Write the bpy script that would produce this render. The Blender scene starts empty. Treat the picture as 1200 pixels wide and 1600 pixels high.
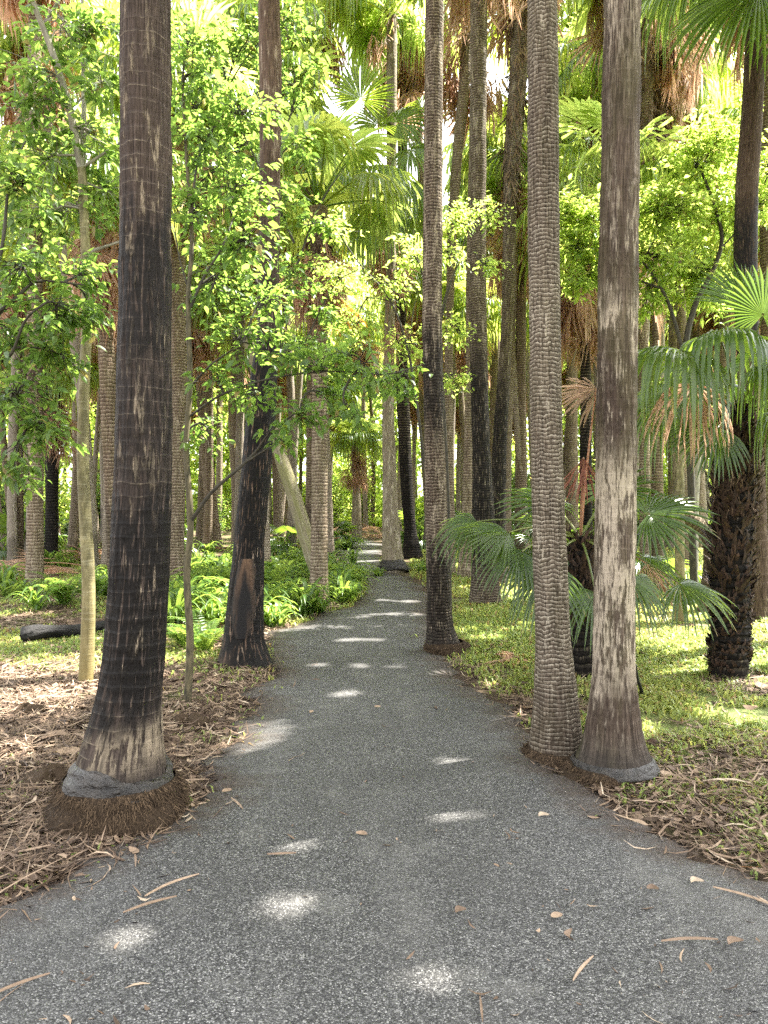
import bpy, math
import numpy as np
from mathutils import Vector

SC = bpy.context.scene
COL = SC.collection
F, CX, HY, CH = 1155.0, 600.0, 785.0, 1.6        # focal length and horizon measured in the photograph, eye height in metres
PI = math.pi
rng = np.random.default_rng(7)

def P(px, py, d):
    return np.array([(px - CX) * d / F, d, CH - (py - HY) * d / F])
def G(px, py):
    d = CH * F / (py - HY)
    return np.array([(px - CX) * d / F, d, 0.0])
def unit(v):
    v = np.asarray(v, float)
    return v / (np.linalg.norm(v, axis=-1, keepdims=True) + 1e-12)

# sun
SUN_EL, SUN_AZ = math.radians(60), math.radians(66)      # azimuth clockwise from +Y
SUNV = np.array([math.sin(SUN_AZ) * math.cos(SUN_EL), math.cos(SUN_AZ) * math.cos(SUN_EL), math.sin(SUN_EL)])

# ---------------------------------------------------------------- objects
def tag(o, label=None, cat=None, group=None, kind=None):
    if label: o['label'] = label
    if cat: o['category'] = cat
    if group: o['group'] = group
    if kind: o['kind'] = kind
    return o
def empty(name, loc, label=None, cat=None, group=None):
    o = bpy.data.objects.new(name, None); COL.objects.link(o)
    o.location = loc; o.empty_display_size = .2
    return tag(o, label, cat, group)
def link(name, mesh, parent=None, loc=None):
    o = bpy.data.objects.new(name, mesh); COL.objects.link(o)
    if parent is not None: o.parent = parent
    if loc is not None: o.location = loc
    return o

class MB:
    def __init__(s):
        s.V, s.T, s.Q, s.n = [], [], [], 0
        s.A = {}
    def add(s, V, Fc, **attrs):
        V = np.asarray(V, float).reshape(-1, 3); Fc = np.asarray(Fc, np.int64)
        (s.T if Fc.shape[1] == 3 else s.Q).append(Fc + s.n)
        for k, a in attrs.items():
            s.A.setdefault(k, []).append((s.n, np.broadcast_to(np.asarray(a, float), (len(V),) if np.ndim(a) < 2 else np.shape(a))))
        s.V.append(V); s.n += len(V)
    def mesh(s, name, mat, origin=(0, 0, 0), smooth=True, cull=None):
        V = np.concatenate(s.V)
        T = np.concatenate(s.T) if s.T else np.zeros((0, 3), np.int64)
        Q = np.concatenate(s.Q) if s.Q else np.zeros((0, 4), np.int64)
        if cull is not None:
            if len(T): T = T[~cull(V[T].mean(1))]
            if len(Q): Q = Q[~cull(V[Q].mean(1))]
        me = bpy.data.meshes.new(name)
        me.vertices.add(len(V)); me.vertices.foreach_set('co', (V - np.asarray(origin, float)).astype(np.float32).ravel())
        idx = np.concatenate([T.ravel(), Q.ravel()]).astype(np.int32)
        cnt = np.concatenate([np.full(len(T), 3), np.full(len(Q), 4)])
        me.loops.add(len(idx)); me.loops.foreach_set('vertex_index', idx)
        me.polygons.add(len(cnt))
        st = np.concatenate([[0], np.cumsum(cnt)[:-1]]).astype(np.int32)
        me.polygons.foreach_set('loop_start', st)
        if smooth: me.polygons.foreach_set('use_smooth', np.ones(len(cnt), bool))
        me.update(calc_edges=True)
        for k, lst in s.A.items():
            vec = any(a.ndim == 2 for _, a in lst)
            full = np.zeros((len(V), 3) if vec else len(V), np.float32)
            for st0, a in lst: full[st0:st0 + len(a)] = a
            at = me.attributes.new(k, 'FLOAT_VECTOR' if vec else 'FLOAT', 'POINT')
            at.data.foreach_set('vector' if vec else 'value', full.ravel())
        me.materials.append(mat)
        return me
    def build(s, name, mat, parent=None, origin=(0, 0, 0), smooth=True, cull=None):
        return link(name, s.mesh(name, mat, origin, smooth, cull), parent)

def vnoise(u, v, nu, seed, vs=1.0):
    """value noise periodic in u with nu cells per unit turn, v scaled by vs"""
    r = np.random.default_rng(seed); nv = 512
    lat = r.random((nu, nv))
    a = (u % 1.0) * nu; b = (v * vs) % nv
    i = np.floor(a).astype(int) % nu; j = np.floor(b).astype(int) % nv
    fu = a - np.floor(a); fv = b - np.floor(b)
    fu = fu * fu * (3 - 2 * fu); fv = fv * fv * (3 - 2 * fv)
    i1, j1 = (i + 1) % nu, (j + 1) % nv
    return (lat[i, j] * (1 - fu) + lat[i1, j] * fu) * (1 - fv) + (lat[i, j1] * (1 - fu) + lat[i1, j1] * fu) * fv
def n2(x, y, seed, s):
    """plain 2d value noise"""
    r = np.random.default_rng(seed); lat = r.random((256, 256))
    a, b = x * s + 100, y * s + 100
    i = np.floor(a).astype(int); j = np.floor(b).astype(int); fu = a - i; fv = b - j
    fu = fu * fu * (3 - 2 * fu); fv = fv * fv * (3 - 2 * fv)
    i, j = i % 256, j % 256; i1, j1 = (i + 1) % 256, (j + 1) % 256
    return (lat[i, j] * (1 - fu) + lat[i1, j] * fu) * (1 - fv) + (lat[i, j1] * (1 - fu) + lat[i1, j1] * fu) * fv

def tube(mb, pts, rad, sides=8, **attrs):
    pts = np.asarray(pts, float); n = len(pts)
    rad = np.broadcast_to(np.asarray(rad, float), (n,))
    t = unit(np.gradient(pts, axis=0))
    ref = np.array([1., 0, 0]) if abs(t[0, 0]) < .8 else np.array([0, 1., 0])
    a = unit(np.cross(t, ref)); b = np.cross(t, a)
    th = np.linspace(0, 2 * PI, sides, endpoint=False)
    V = pts[:, None] + rad[:, None, None] * (np.cos(th)[None, :, None] * a[:, None] + np.sin(th)[None, :, None] * b[:, None])
    i = np.arange(n - 1)[:, None] * sides; j = np.arange(sides)[None]; j1 = (j + 1) % sides
    Q = np.stack([i + j, i + j1, i + sides + j1, i + sides + j], -1).reshape(-1, 4)
    L = np.concatenate([[0], np.cumsum(np.linalg.norm(np.diff(pts, axis=0), axis=1))])
    bark = np.stack([np.cos(th)[None] * rad.max() + 0 * L[:, None], np.sin(th)[None] * rad.max() + 0 * L[:, None], L[:, None] + 0 * th[None]], -1).reshape(-1, 3)
    mb.add(V.reshape(-1, 3), Q, bark=bark, **attrs)

def bez(a, b, c, n=8):
    t = np.linspace(0, 1, n)[:, None]
    a, b, c = map(lambda q: np.asarray(q, float), (a, b, c))
    return (1 - t) ** 2 * a + 2 * t * (1 - t) * b + t * t * c
def smooth_path(pts, n=24):
    """Catmull-Rom through the points"""
    p = np.asarray(pts, float)
    p = np.vstack([2 * p[0] - p[1], p, 2 * p[-1] - p[-2]])
    out = []; m = len(p) - 3
    for k in range(m):
        t = np.linspace(0, 1, max(2, n // m), endpoint=False)[:, None]
        a, b, c, d = p[k:k + 4]
        out.append(.5 * (2 * b + (c - a) * t + (2 * a - 5 * b + 4 * c - d) * t ** 2 + (3 * b - a - 3 * c + d) * t ** 3))
    out.append(p[-2][None])
    return np.vstack(out)

# ---------------------------------------------------------------- materials
class NT:
    def __init__(s, name):
        s.m = bpy.data.materials.new(name); s.m.use_nodes = True
        s.t = s.m.node_tree; s.t.nodes.clear()
        s.out = s.t.nodes.new('ShaderNodeOutputMaterial')
    def n(s, typ, ins=None, **props):
        nd = s.t.nodes.new(typ)
        for k, v in props.items(): setattr(nd, k, v)
        for k, v in (ins or {}).items(): s.set(nd.inputs[k], v)
        return nd
    def set(s, sock, v):
        if isinstance(v, bpy.types.NodeSocket): s.t.links.new(v, sock)
        else:
            if sock.type == 'RGBA' and not np.isscalar(v) and len(v) == 3: v = (*v, 1)
            sock.default_value = v
    def math(s, op, a, b=0.0, c=None, clamp=False):
        nd = s.t.nodes.new('ShaderNodeMath'); nd.operation = op; nd.use_clamp = clamp
        s.set(nd.inputs[0], a); s.set(nd.inputs[1], b)
        if c is not None: s.set(nd.inputs[2], c)
        return nd.outputs[0]
    def vm(s, v, m, op='MULTIPLY'):
        nd = s.t.nodes.new('ShaderNodeVectorMath'); nd.operation = op
        s.set(nd.inputs[0], v); s.set(nd.inputs[1], m)
        return nd.outputs[0]
    def mix(s, f, a, b, blend='MIX'):
        nd = s.t.nodes.new('ShaderNodeMix'); nd.data_type = 'RGBA'; nd.blend_type = blend
        s.set(nd.inputs[0], f); s.set(nd.inputs[6], a); s.set(nd.inputs[7], b)
        return nd.outputs[2]
    def noise(s, vec, scale=1.0, detail=4.0, rough=.55, dist=0.0):
        return s.n('ShaderNodeTexNoise', {'Vector': vec, 'Scale': scale, 'Detail': detail, 'Roughness': rough, 'Distortion': dist}).outputs[0]
    def mr(s, v, a, b, c=0.0, d=1.0, smooth=False):
        nd = s.n('ShaderNodeMapRange', {0: v, 1: a, 2: b, 3: c, 4: d})
        nd.clamp = True
        if smooth: nd.interpolation_type = 'SMOOTHSTEP'
        return nd.outputs[0]
    def ramp(s, f, stops, const=False):
        nd = s.n('ShaderNodeValToRGB', {0: f}); e = nd.color_ramp
        if const: e.interpolation = 'CONSTANT'
        while len(e.elements) < len(stops): e.elements.new(.5)
        for el, (p, c) in zip(e.elements, stops): el.position = p; el.color = (*c, 1)
        return nd.outputs[0]
    def attr(s, name):
        return s.n('ShaderNodeAttribute', attribute_name=name)
    def obj(s): return s.n('ShaderNodeTexCoord').outputs['Object']
    def sep(s, v):
        return s.n('ShaderNodeSeparateXYZ', {0: v}).outputs
    def bump(s, h, strength, dist):
        return s.n('ShaderNodeBump', {'Height': h, 'Strength': strength, 'Distance': dist}).outputs[0]
    def pbr(s, color, rough=.8, normal=None, spec=.3):
        ins = {'Base Color': color, 'Roughness': rough, 'Specular IOR Level': spec}
        if normal is not None: ins['Normal'] = normal
        return s.n('ShaderNodeBsdfPrincipled', ins).outputs[0]
    def done(s, sh):
        s.t.links.new(sh, s.out.inputs[0]); return s.m

def bark_mat(name, dark, mid, pale, rings=16., ring_amt=.5, pale_amt=.5, rib=1.0, weave=0., chars=(), moss=0., seed=0., base_dark=None, bump=.012, browns=(), pales=()):
    """chars: list of (z0, z1, strength): scorched bands with ragged edges"""
    g = NT(name); v0 = g.attr('bark').outputs['Vector']
    v = g.vm(v0, (seed * 3.1, seed * 1.7, seed * 5.3), 'ADD')
    z = g.sep(v0)[2]
    fine = g.noise(g.vm(v, (120, 120, 5.5)), 1, 3, .65)
    fine2 = g.noise(g.vm(v, (170, 170, 22)), 1, 2, .6)
    patch = g.noise(g.vm(v, (17, 17, 3.6)), 1, 5, .68)
    big = g.noise(g.vm(v, (4, 4, 1.3)), 1, 3, .5)
    wob = g.noise(g.vm(v, (6, 6, 2.0)), 1, 3)
    u = g.math('MULTIPLY', g.math('MULTIPLY_ADD', wob, .05, z), rings)
    fr = g.math('FRACT', u)
    rnd = g.n('ShaderNodeTexWhiteNoise', {'W': g.math('FLOOR', u)}, noise_dimensions='1D').outputs[0]
    line = g.math('MULTIPLY', g.mr(fr, 0.0, .10, 1, 0), g.mr(fr, -0.01, .02, 0, 1))
    brk = g.noise(g.vm(v, (22, 22, 3)), 1, 2)
    line = g.math('MULTIPLY', line, g.math('MULTIPLY', g.mr(brk, .38, .58), g.mr(rnd, .1, .9, .15, 1.)))
    c = g.mix(g.mr(fine, .38, .66), dark, mid)
    c = g.mix(g.mr(big, .3, .75, 0, .55), c, g.mix(.5, dark, mid))
    if weave:
        # dense basket-like leaf scars crossed by short cracks
        u2 = g.math('MULTIPLY', g.math('MULTIPLY_ADD', g.noise(g.vm(v, (14, 14, 5)), 1, 4), .07, z), weave)
        f2 = g.math('FRACT', u2)
        r2 = g.n('ShaderNodeTexWhiteNoise', {'W': g.math('FLOOR', u2)}, noise_dimensions='1D').outputs[0]
        off = g.n('ShaderNodeCombineXYZ', {2: g.math('MULTIPLY', r2, 37.0)}).outputs[0]
        crack = g.noise(g.vm(g.vm(v, (62, 62, 0.4)), off, 'ADD'), 1, 2, .6)
        lip = g.math('MULTIPLY', g.mr(f2, .55, .95), g.mr(crack, .36, .56))
        gap = g.math('MAXIMUM', g.mr(f2, .0, .25, 1, 0), g.math('MULTIPLY', g.mr(crack, .32, .42, 1, 0), .6))
        c = g.mix(g.math('MULTIPLY', gap, .85), c, dark)
        c = g.mix(g.math('MULTIPLY', lip, g.mr(patch, .3, .6, .25, .95)), c, pale)
    else:
        lip = fine2
    pm = g.math('MULTIPLY', g.mr(patch, .60 - .22 * pale_amt, .66 - .2 * pale_amt), g.mr(g.noise(g.vm(v, (90, 90, 8)), 1, 3), .43 , .50))
    pm = g.math('MULTIPLY', pm, g.mr(big, .32, .55, .25, 1))
    for z0, z1, st in pales:
        ze = g.math('MULTIPLY_ADD', g.math('SUBTRACT', big, .5), .5, z); w = .15 * (z1 - z0) + .02
        a = g.math('MULTIPLY', g.mr(ze, z0 - w, z0 + w), g.mr(ze, z1 - w, z1 + w, 1, 0))
        b_ = g.math('MULTIPLY', g.mr(patch, .52 - .2 * st, .58 - .2 * st), g.mr(g.noise(g.vm(v, (70, 70, 7)), 1, 3), .40, .47))
        pm = g.math('MAXIMUM', pm, g.math('MULTIPLY', a, b_))
    c = g.mix(g.math('MULTIPLY', pm, .9 if pale_amt > .02 else 0.0), c, g.mix(fine2, pale, g.mix(.45, mid, pale)))
    c = g.mix(g.math('MULTIPLY', line, ring_amt), c, pale)
    for z0, z1, st in browns:
        w = .2 * (z1 - z0) + .03
        ze = g.math('MULTIPLY_ADD', g.math('SUBTRACT', patch, .5), .9, g.math('MULTIPLY_ADD', g.math('SUBTRACT', big, .5), .5, z))
        a = g.math('MULTIPLY', g.math('MULTIPLY', g.mr(ze, z0 - w, z0 + w), g.mr(ze, z1 - w, z1 + w, 1, 0)), g.mr(g.noise(g.vm(v, (100, 100, 10)), 1, 3), .64, .54))
        c = g.mix(g.math('MULTIPLY', a, st), c, g.mix(fine, (.010, .007, .005), (.080, .055, .041)))
    cm = None
    for z0, z1, st in chars:
        w = .16 * max(.4, z1 - z0)
        ze = g.math('MULTIPLY_ADD', g.math('SUBTRACT', patch, .5), 1.3, g.math('MULTIPLY_ADD', g.math('SUBTRACT', big, .5), .9, z))
        a = g.math('MULTIPLY', g.mr(ze, z0 - w, z0 + w), g.mr(ze, z1 - w, z1 + w, 1, 0))
        spk = g.noise(g.vm(v, (85, 85, 7)), 1, 3)
        a = g.math('MULTIPLY', g.math('MULTIPLY', a, g.mr(spk, .66, .56)), st)
        cm = a if cm is None else g.math('MAXIMUM', cm, a)
    if cm is not None:
        c = g.mix(cm, c, g.mix(fine2, (.0022, .0019, .0017), (.010, .0085, .0075)))
    if base_dark:
        c = g.mix(g.math('MULTIPLY', g.mr(z, base_dark * 1.4, base_dark * .6), .85), c, g.mix(fine, (.010, .008, .0065), (.050, .042, .035)))
    if moss:
        ms = g.math('MULTIPLY', g.mr(g.noise(g.vm(v, (9, 9, 2)), 1, 4), .45, .62), moss)
        c = g.mix(ms, c, (.13, .14, .03))
    h = g.math('MULTIPLY_ADD', fine, .55 * rib, g.math('MULTIPLY', fine2, .3))
    h = g.math('ADD', h, g.math('MULTIPLY', pm, .35))
    h = g.math('ADD', h, g.math('MULTIPLY', g.mr(fr, 0, .2, .5, 0), ring_amt))
    if weave: h = g.math('ADD', h, g.math('SUBTRACT', g.math('MULTIPLY', f2, .4), g.math('MULTIPLY', gap, .45)))
    rough = .8 if cm is None else g.mr(cm, 0, 1, .82, .62)
    return g.done(g.pbr(c, rough, g.bump(h, 1.0, bump), .12))

def leaf_mat(name, stops, trans, tmix=.5, rough=.45, tip=(.32, .22, .09), spec=.4):
    """leaf colour varies from leaf to leaf (attribute rnd); light passes through the blade"""
    g = NT(name); r = g.attr('rnd').outputs['Fac']; tp = g.attr('tip').outputs['Fac']
    oi = g.n('ShaderNodeObjectInfo').outputs['Random']
    rr = g.math('ADD', g.math('MULTIPLY', r, .8), g.math('MULTIPLY', oi, .2))
    c = g.ramp(rr, stops); c = g.mix(tp, c, tip)
    tc = g.mix(tp, g.mix(r, trans, (trans[0] * 1.5, trans[1] * 1.15, trans[2])), tip)
    sh = g.n('ShaderNodeMixShader', {0: tmix, 1: g.pbr(c, rough, None, spec), 2: g.n('ShaderNodeBsdfTranslucent', {'Color': tc}).outputs[0]}).outputs[0]
    return g.done(sh)

M = {}
GREENS = [(0, (.034, .066, .018)), (.5, (.066, .118, .032)), (1, (.12, .18, .05))]
M['leaf'] = leaf_mat('leaf_green', GREENS, (.22, .39, .07), .52, .36)
M['leaf_lime'] = leaf_mat('leaf_lime', [(0, (.06, .11, .022)), (.5, (.11, .175, .035)), (1, (.17, .23, .05))], (.45, .65, .14), .62, .42)
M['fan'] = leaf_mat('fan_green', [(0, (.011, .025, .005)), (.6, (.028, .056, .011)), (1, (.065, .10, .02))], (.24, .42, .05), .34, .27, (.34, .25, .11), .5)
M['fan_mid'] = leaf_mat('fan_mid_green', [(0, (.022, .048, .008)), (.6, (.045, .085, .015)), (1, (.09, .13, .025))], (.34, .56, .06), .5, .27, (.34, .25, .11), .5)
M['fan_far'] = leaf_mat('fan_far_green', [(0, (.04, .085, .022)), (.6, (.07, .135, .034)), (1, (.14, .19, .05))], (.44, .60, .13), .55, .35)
M['dead'] = leaf_mat('dead_frond_brown', [(0, (.12, .07, .045)), (.4, (.24, .16, .11)), (.75, (.35, .255, .185)), (1, (.44, .355, .275))], (.62, .45, .33), .5, .65, (.42, .33, .2), .2)
M['dead_orange'] = leaf_mat('dead_frond_orange', [(0, (.26, .09, .02)), (1, (.45, .2, .05))], (.62, .23, .03), .5, .6)
M['dead_maroon'] = leaf_mat('dead_frond_maroon', [(0, (.09, .025, .015)), (1, (.22, .08, .045))], (.22, .06, .03), .25, .6)
M['fern'] = leaf_mat('fern_green', [(0, (.035, .08, .016)), (.5, (.07, .135, .025)), (1, (.13, .20, .045))], (.26, .42, .07), .48, .36)
M['grass'] = leaf_mat('grass_green', [(0, (.09, .145, .03)), (.5, (.165, .23, .05)), (1, (.29, .31, .10))], (.38, .48, .13), .45, .5)
M['petiole'] = leaf_mat('petiole_green', [(0, (.07, .10, .02)), (1, (.15, .16, .04))], (.12, .16, .03), .15, .4)
M['litter'] = None

def litter_mat():
    g = NT('leaf_litter'); r = g.attr('rnd').outputs['Fac']
    c = g.ramp(r, [(0, (.025, .017, .012)), (.2, (.075, .050, .034)), (.42, (.145, .098, .066)), (.62, (.215, .15, .10)), (.8, (.31, .225, .155)), (.93, (.42, .34, .25)), (1, (.28, .13, .05))])
    v = g.obj(); c = g.mix(g.mr(g.noise(g.vm(v, (60, 60, 60)), 1, 2), .35, .7, 0, .35), c, (.06, .04, .03))
    return g.done(g.pbr(c, .7, None, .25))
M['litter'] = litter_mat()

def twig_mat(name, a, b, s=40):
    g = NT(name); v = g.attr('bark').outputs['Vector']
    n = g.noise(g.vm(v, (s, s, s * .3)), 1, 4); n2_ = g.noise(g.vm(v, (s * .3, s * .3, s * .12)), 1, 3)
    c = g.mix(g.mr(n, .35, .65), a, b); c = g.mix(g.mr(n2_, .4, .65, 0, .6), c, g.mix(.6, a, b))
    return g.done(g.pbr(c, .75, g.bump(n, .5, .004), .3))
M['twig_dark'] = twig_mat('twig_dark', (.018, .016, .012), (.06, .052, .035))
M['twig_olive'] = twig_mat('twig_olive', (.020, .018, .010), (.115, .095, .05), 30)
M['twig_pale'] = twig_mat('twig_pale', (.13, .115, .055), (.26, .24, .13), 26)
M['twig_grey'] = twig_mat('twig_grey', (.12, .11, .085), (.30, .28, .22), 26)

def sapling_mat():
    g = NT('sapling_bark'); v = g.attr('bark').outputs['Vector']; z = g.sep(v)[2]
    n = g.noise(g.vm(v, (22, 22, 9)), 1, 5, .6); b = g.noise(g.vm(v, (8, 8, 3.4)), 1, 3); ring = g.noise(g.vm(v, (4, 4, 60)), 1, 3)
    c = g.mix(g.mr(n, .35, .65), (.11, .095, .04), (.23, .20, .10))
    c = g.mix(g.mr(b, .48, .58, 0, .75), c, (.075, .065, .03))
    c = g.mix(g.mr(ring, .55, .7, 0, .4), c, (.32, .30, .2))
    c = g.mix(g.math('MULTIPLY', g.mr(z, 1.1, .1), .75), c, (.15, .115, .04))
    return g.done(g.pbr(c, .7, g.bump(g.math('ADD', n, ring), .5, .006), .3))
M['sapling'] = sapling_mat()

def path_mat():
    g = NT('path_asphalt'); v = g.obj(); e = g.attr('edge').outputs['Fac']
    vo = g.n('ShaderNodeTexVoronoi', {'Vector': v, 'Scale': 170.0, 'Randomness': 1.0}); 
    vo2 = g.n('ShaderNodeTexVoronoi', {'Vector': v, 'Scale': 85.0, 'Randomness': 1.0})
    r = g.sep(vo.outputs['Color'])[0]; r2 = g.sep(vo2.outputs['Color'])[1]
    c = g.ramp(r, [(0, (.014, .0135, .013)), (.3, (.038, .0375, .037)), (.55, (.076, .075, .073)), (.78, (.125, .123, .119)), (.93, (.20, .197, .19)), (1, (.34, .33, .315))])
    c = g.mix(g.mr(r2, .6, 1, 0, .5), c, g.mix(r, (.05, .05, .049), (.16, .158, .153)))
    c = g.mix(g.mr(vo.outputs['Distance'], .45, .75, 0, .75), c, (.012, .012, .013))
    big = g.noise(v, .9, 5, .6); mid = g.noise(v, 5.5, 4, .6)
    c = g.mix(g.mr(big, .42, .68, 0, .5), c, (.036, .035, .034), 'MIX'); c = g.mix(g.mr(g.noise(g.vm(v, (1.6, .5, 1)), 1, 4, .6), .5, .7, 0, .35), c, (.135, .13, .122))
    c = g.mix(g.math('MULTIPLY', g.mr(g.noise(v, 2.3, 6, .7), .56, .72), .4), c, (.17, .165, .15))
    soil = g.mix(g.mr(g.noise(v, 45, 4), .3, .7), (.014, .010, .008), (.070, .050, .037))
    em = g.mr(g.math('MULTIPLY_ADD', g.math('SUBTRACT', mid, .5), .55, g.math('MULTIPLY_ADD', g.math('SUBTRACT', g.noise(v, 60, 3), .5), .25, e)), .03, .36, 1, 0)
    c = g.mix(em, c, soil)
    h = g.math('MULTIPLY_ADD', g.math('SUBTRACT', 1, vo.outputs['Distance']), 1.0, g.math('MULTIPLY', r, .6))
    return g.done(g.pbr(c, g.mr(r, 0, 1, .75, .5), g.bump(h, .8, .006), .35))
M['path'] = path_mat()

def ground_mat():
    g = NT('forest_floor'); v = g.obj(); s = g.sep(v)
    n1 = g.noise(v, 38, 5, .65); n2_ = g.noise(v, 7, 5, .6); n3 = g.noise(v, 1.1, 5, .6)
    c = g.mix(g.mr(n1, .3, .7), (.022, .015, .011), (.13, .082, .055))
    c = g.mix(g.mr(n2_, .45, .65, 0, .7), c, g.mix(n1, (.06, .04, .028), (.22, .15, .10)))
    gr = g.mix(g.mr(n1, .3, .7), (.06, .09, .022), (.19, .23, .07))
    right = g.mr(s[0], .6, 2.4, .0, .22); far = g.mr(s[1], 4, 9, 0, .10)
    gm = g.mr(g.math('ADD', g.math('ADD', n3, g.math('MULTIPLY', g.math('SUBTRACT', n2_, .5), .5)), g.math('ADD', right, far)), .58, .74)
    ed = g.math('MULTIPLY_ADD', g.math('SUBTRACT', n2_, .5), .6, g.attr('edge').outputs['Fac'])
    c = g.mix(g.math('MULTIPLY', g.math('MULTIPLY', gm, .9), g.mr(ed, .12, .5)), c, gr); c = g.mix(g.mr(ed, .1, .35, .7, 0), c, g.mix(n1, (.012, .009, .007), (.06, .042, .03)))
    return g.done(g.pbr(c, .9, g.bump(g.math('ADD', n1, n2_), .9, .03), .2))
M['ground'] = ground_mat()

def simple(name, a, b, sc=(30, 30, 30), rough=.6, bump=.006, spec=.4, detail=5):
    g = NT(name); v = g.obj(); n = g.noise(g.vm(v, sc), 1, detail, .6); n2_ = g.noise(g.vm(v, (9, 9, 9)), 1, 3)
    c = g.mix(g.mr(n, .32, .68), a, b); c = g.mix(g.mr(n2_, .4, .65, 0, .5), c, a)
    return g.done(g.pbr(c, rough, g.bump(n, .8, bump), spec))
M['collar'] = simple('root_collar_grey', (.006, .005, .004), (.045, .038, .032), (24, 24, 36), .42, .05, .5)
M['collar_brown'] = simple('root_collar_brown', (.06, .048, .036), (.17, .145, .115), (26, 26, 40), .55, .012, .4)
def root_mat_():
    g = NT('root_fibres'); v = g.obj(); r = g.attr('rnd').outputs['Fac']; n = g.noise(g.vm(v, (80, 80, 14)), 1, 4)
    c = g.mix(r, g.mix(n, (.005, .003, .002), (.026, .018, .012)), (.17, .115, .07))
    return g.done(g.pbr(c, .85, g.bump(n, .9, .02), .1))
M['rootmat'] = root_mat_()
M['charlog'] = simple('charred_wood', (.002, .002, .002), (.018, .016, .015), (12, 70, 70), .65, .03, .3)
M['fibre'] = simple('palm_fibre', (.05, .03, .018), (.24, .165, .10), (60, 60, 12), .85, .02, .2)
M['fibre_dark'] = simple('palm_fibre_dark', (.010, .008, .006), (.085, .045, .026), (60, 60, 14), .75, .02, .25)

WARM = 1
DK, MD, PL = (.032, .021, .014), (.135, .095, .068), (.40, .34, .25)
B = {}
B['A'] = bark_mat('bark_scorched_ribbed', (.012, .0085, .0065), (.100, .074, .060), (.36, .29, .20), 14.5, .8, .24, 1.35, 0, [(.42, 1.75, .96), (1.75, 2.3, .7), (2.3, 3.1, .9)], .0, 1, .27, .024, [(3.1, 6, .45)], [(.24, .46, .6)])
B['B'] = bark_mat('bark_charred_leaning', (.03, .020, .014), (.16, .105, .075), (.36, .29, .22), 15, .35, .25, 1, 0, [(-.6, 3.9, 1.0)], 0, 2, None, .015, [(3.9, 5.2, .5)])
B['C'] = bark_mat('bark_mottled', (.020, .014, .010), (.145, .105, .078), (.42, .35, .26), 18, .5, .42, 1, 30, [(-.1, 1.15, .85), (2.3, 3.5, .85)], 0, 3, .12, .014)
B['D'] = bark_mat('bark_woven_rings', (.026, .019, .013), (.185, .146, .108), (.45, .395, .31), 26, .45, .10, .9, 38, (), .04, 4, None, .009, [(-.1, .45, .55), (3.3, 4.6, .4)])
B['E'] = bark_mat('bark_peeling_patches', (.020, .014, .010), (.145, .108, .080), (.42, .355, .27), 14, .3, .55, 1.2, 0, [], .10, 5, .20, .022, [(.16, .52, .9), (1.95, 2.5, .95), (2.85, 3.2, .9), (3.35, 4.2, .55)], [(.5, 1.95, .5), (2.5, 2.85, .3)])
B['F'] = bark_mat('bark_grey_black', (.025, .018, .012), (.14, .105, .075), (.36, .31, .24), 18, .5, .3, 1, 26, [(.3, 4.0, .95)], 0, 6, None, .014)
B['ring'] = bark_mat('bark_ringed_tan', (.055, .039, .027), (.21, .157, .112), (.44, .37, .28), 12, .5, .3, .7, 18, (), .12, 7, None, .016)
B['ring2'] = bark_mat('bark_ringed_brown', (.040, .027, .018), (.165, .118, .083), (.37, .30, .22), 12, .5, .2, .7, 16, [(.2, 1.5, .5)], .1, 8, None, .016)
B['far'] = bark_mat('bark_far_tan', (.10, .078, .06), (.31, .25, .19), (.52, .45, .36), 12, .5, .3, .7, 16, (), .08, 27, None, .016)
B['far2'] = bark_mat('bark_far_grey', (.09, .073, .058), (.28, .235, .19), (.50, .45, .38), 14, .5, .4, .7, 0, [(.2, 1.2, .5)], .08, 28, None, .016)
B['W'] = bark_mat('bark_smooth_dark', (.022, .014, .010), (.12, .082, .06), (.30, .24, .18), 9, .5, .10, 1, 0, [(3.6, 5.6, .95)], 0, 29, None, .014)
B['pale'] = bark_mat('bark_pale_grey', (.09, .07, .05), (.27, .225, .165), (.46, .41, .32), 13, .5, .45, .7, 0, (), .2, 9, None, .014)
B['black'] = bark_mat('bark_black', (.005, .004, .0035), (.03, .022, .017), (.22, .18, .13), 16, .5, .08, 1, 14, [(-.3, 3.2, .9)], 0, 10, None, .02)
B['lean'] = bark_mat('bark_mossy_grey', (.10, .085, .055), (.24, .21, .14), (.38, .35, .26), 9, .3, .3, .5, 0, (), .45, 11, None, .01)

# ---------------------------------------------------------------- ground and path
EL = [(-300, 1700), (-120, 1500), (0, 1432), (110, 1392), (210, 1350), (300, 1290), (330, 1230), (370, 1180), (408, 1110), (436, 1060), (434, 1040), (426, 1012), (440, 988), (500, 966), (555, 946), (575, 927), (574, 906), (558, 888), (538, 872), (528, 860), (526, 850), (500, 840), (430, 832)]
ER = [(1500, 1700), (1330, 1500), (1200, 1388), (1050, 1325), (925, 1262), (832, 1190), (792, 1130), (752, 1090), (708, 1060), (690, 1040), (670, 1020), (664, 985), (664, 950), (656, 922), (640, 906), (608, 896), (592, 884), (590, 868), (594, 858), (592, 850), (560, 840), (480, 832)]
L3 = np.array([G(*p) for p in EL]); R3 = np.array([G(*p) for p in ER])
def path_x(y):
    return np.interp(y, L3[:, 1], L3[:, 0]), np.interp(y, R3[:, 1], R3[:, 0])
def edge_dist(x, y):
    """how far a spot lies outside the path (negative inside)"""
    a, b = path_x(y)
    return np.where(y > L3[-1, 1], 9., np.maximum(a - x, x - b))

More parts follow.
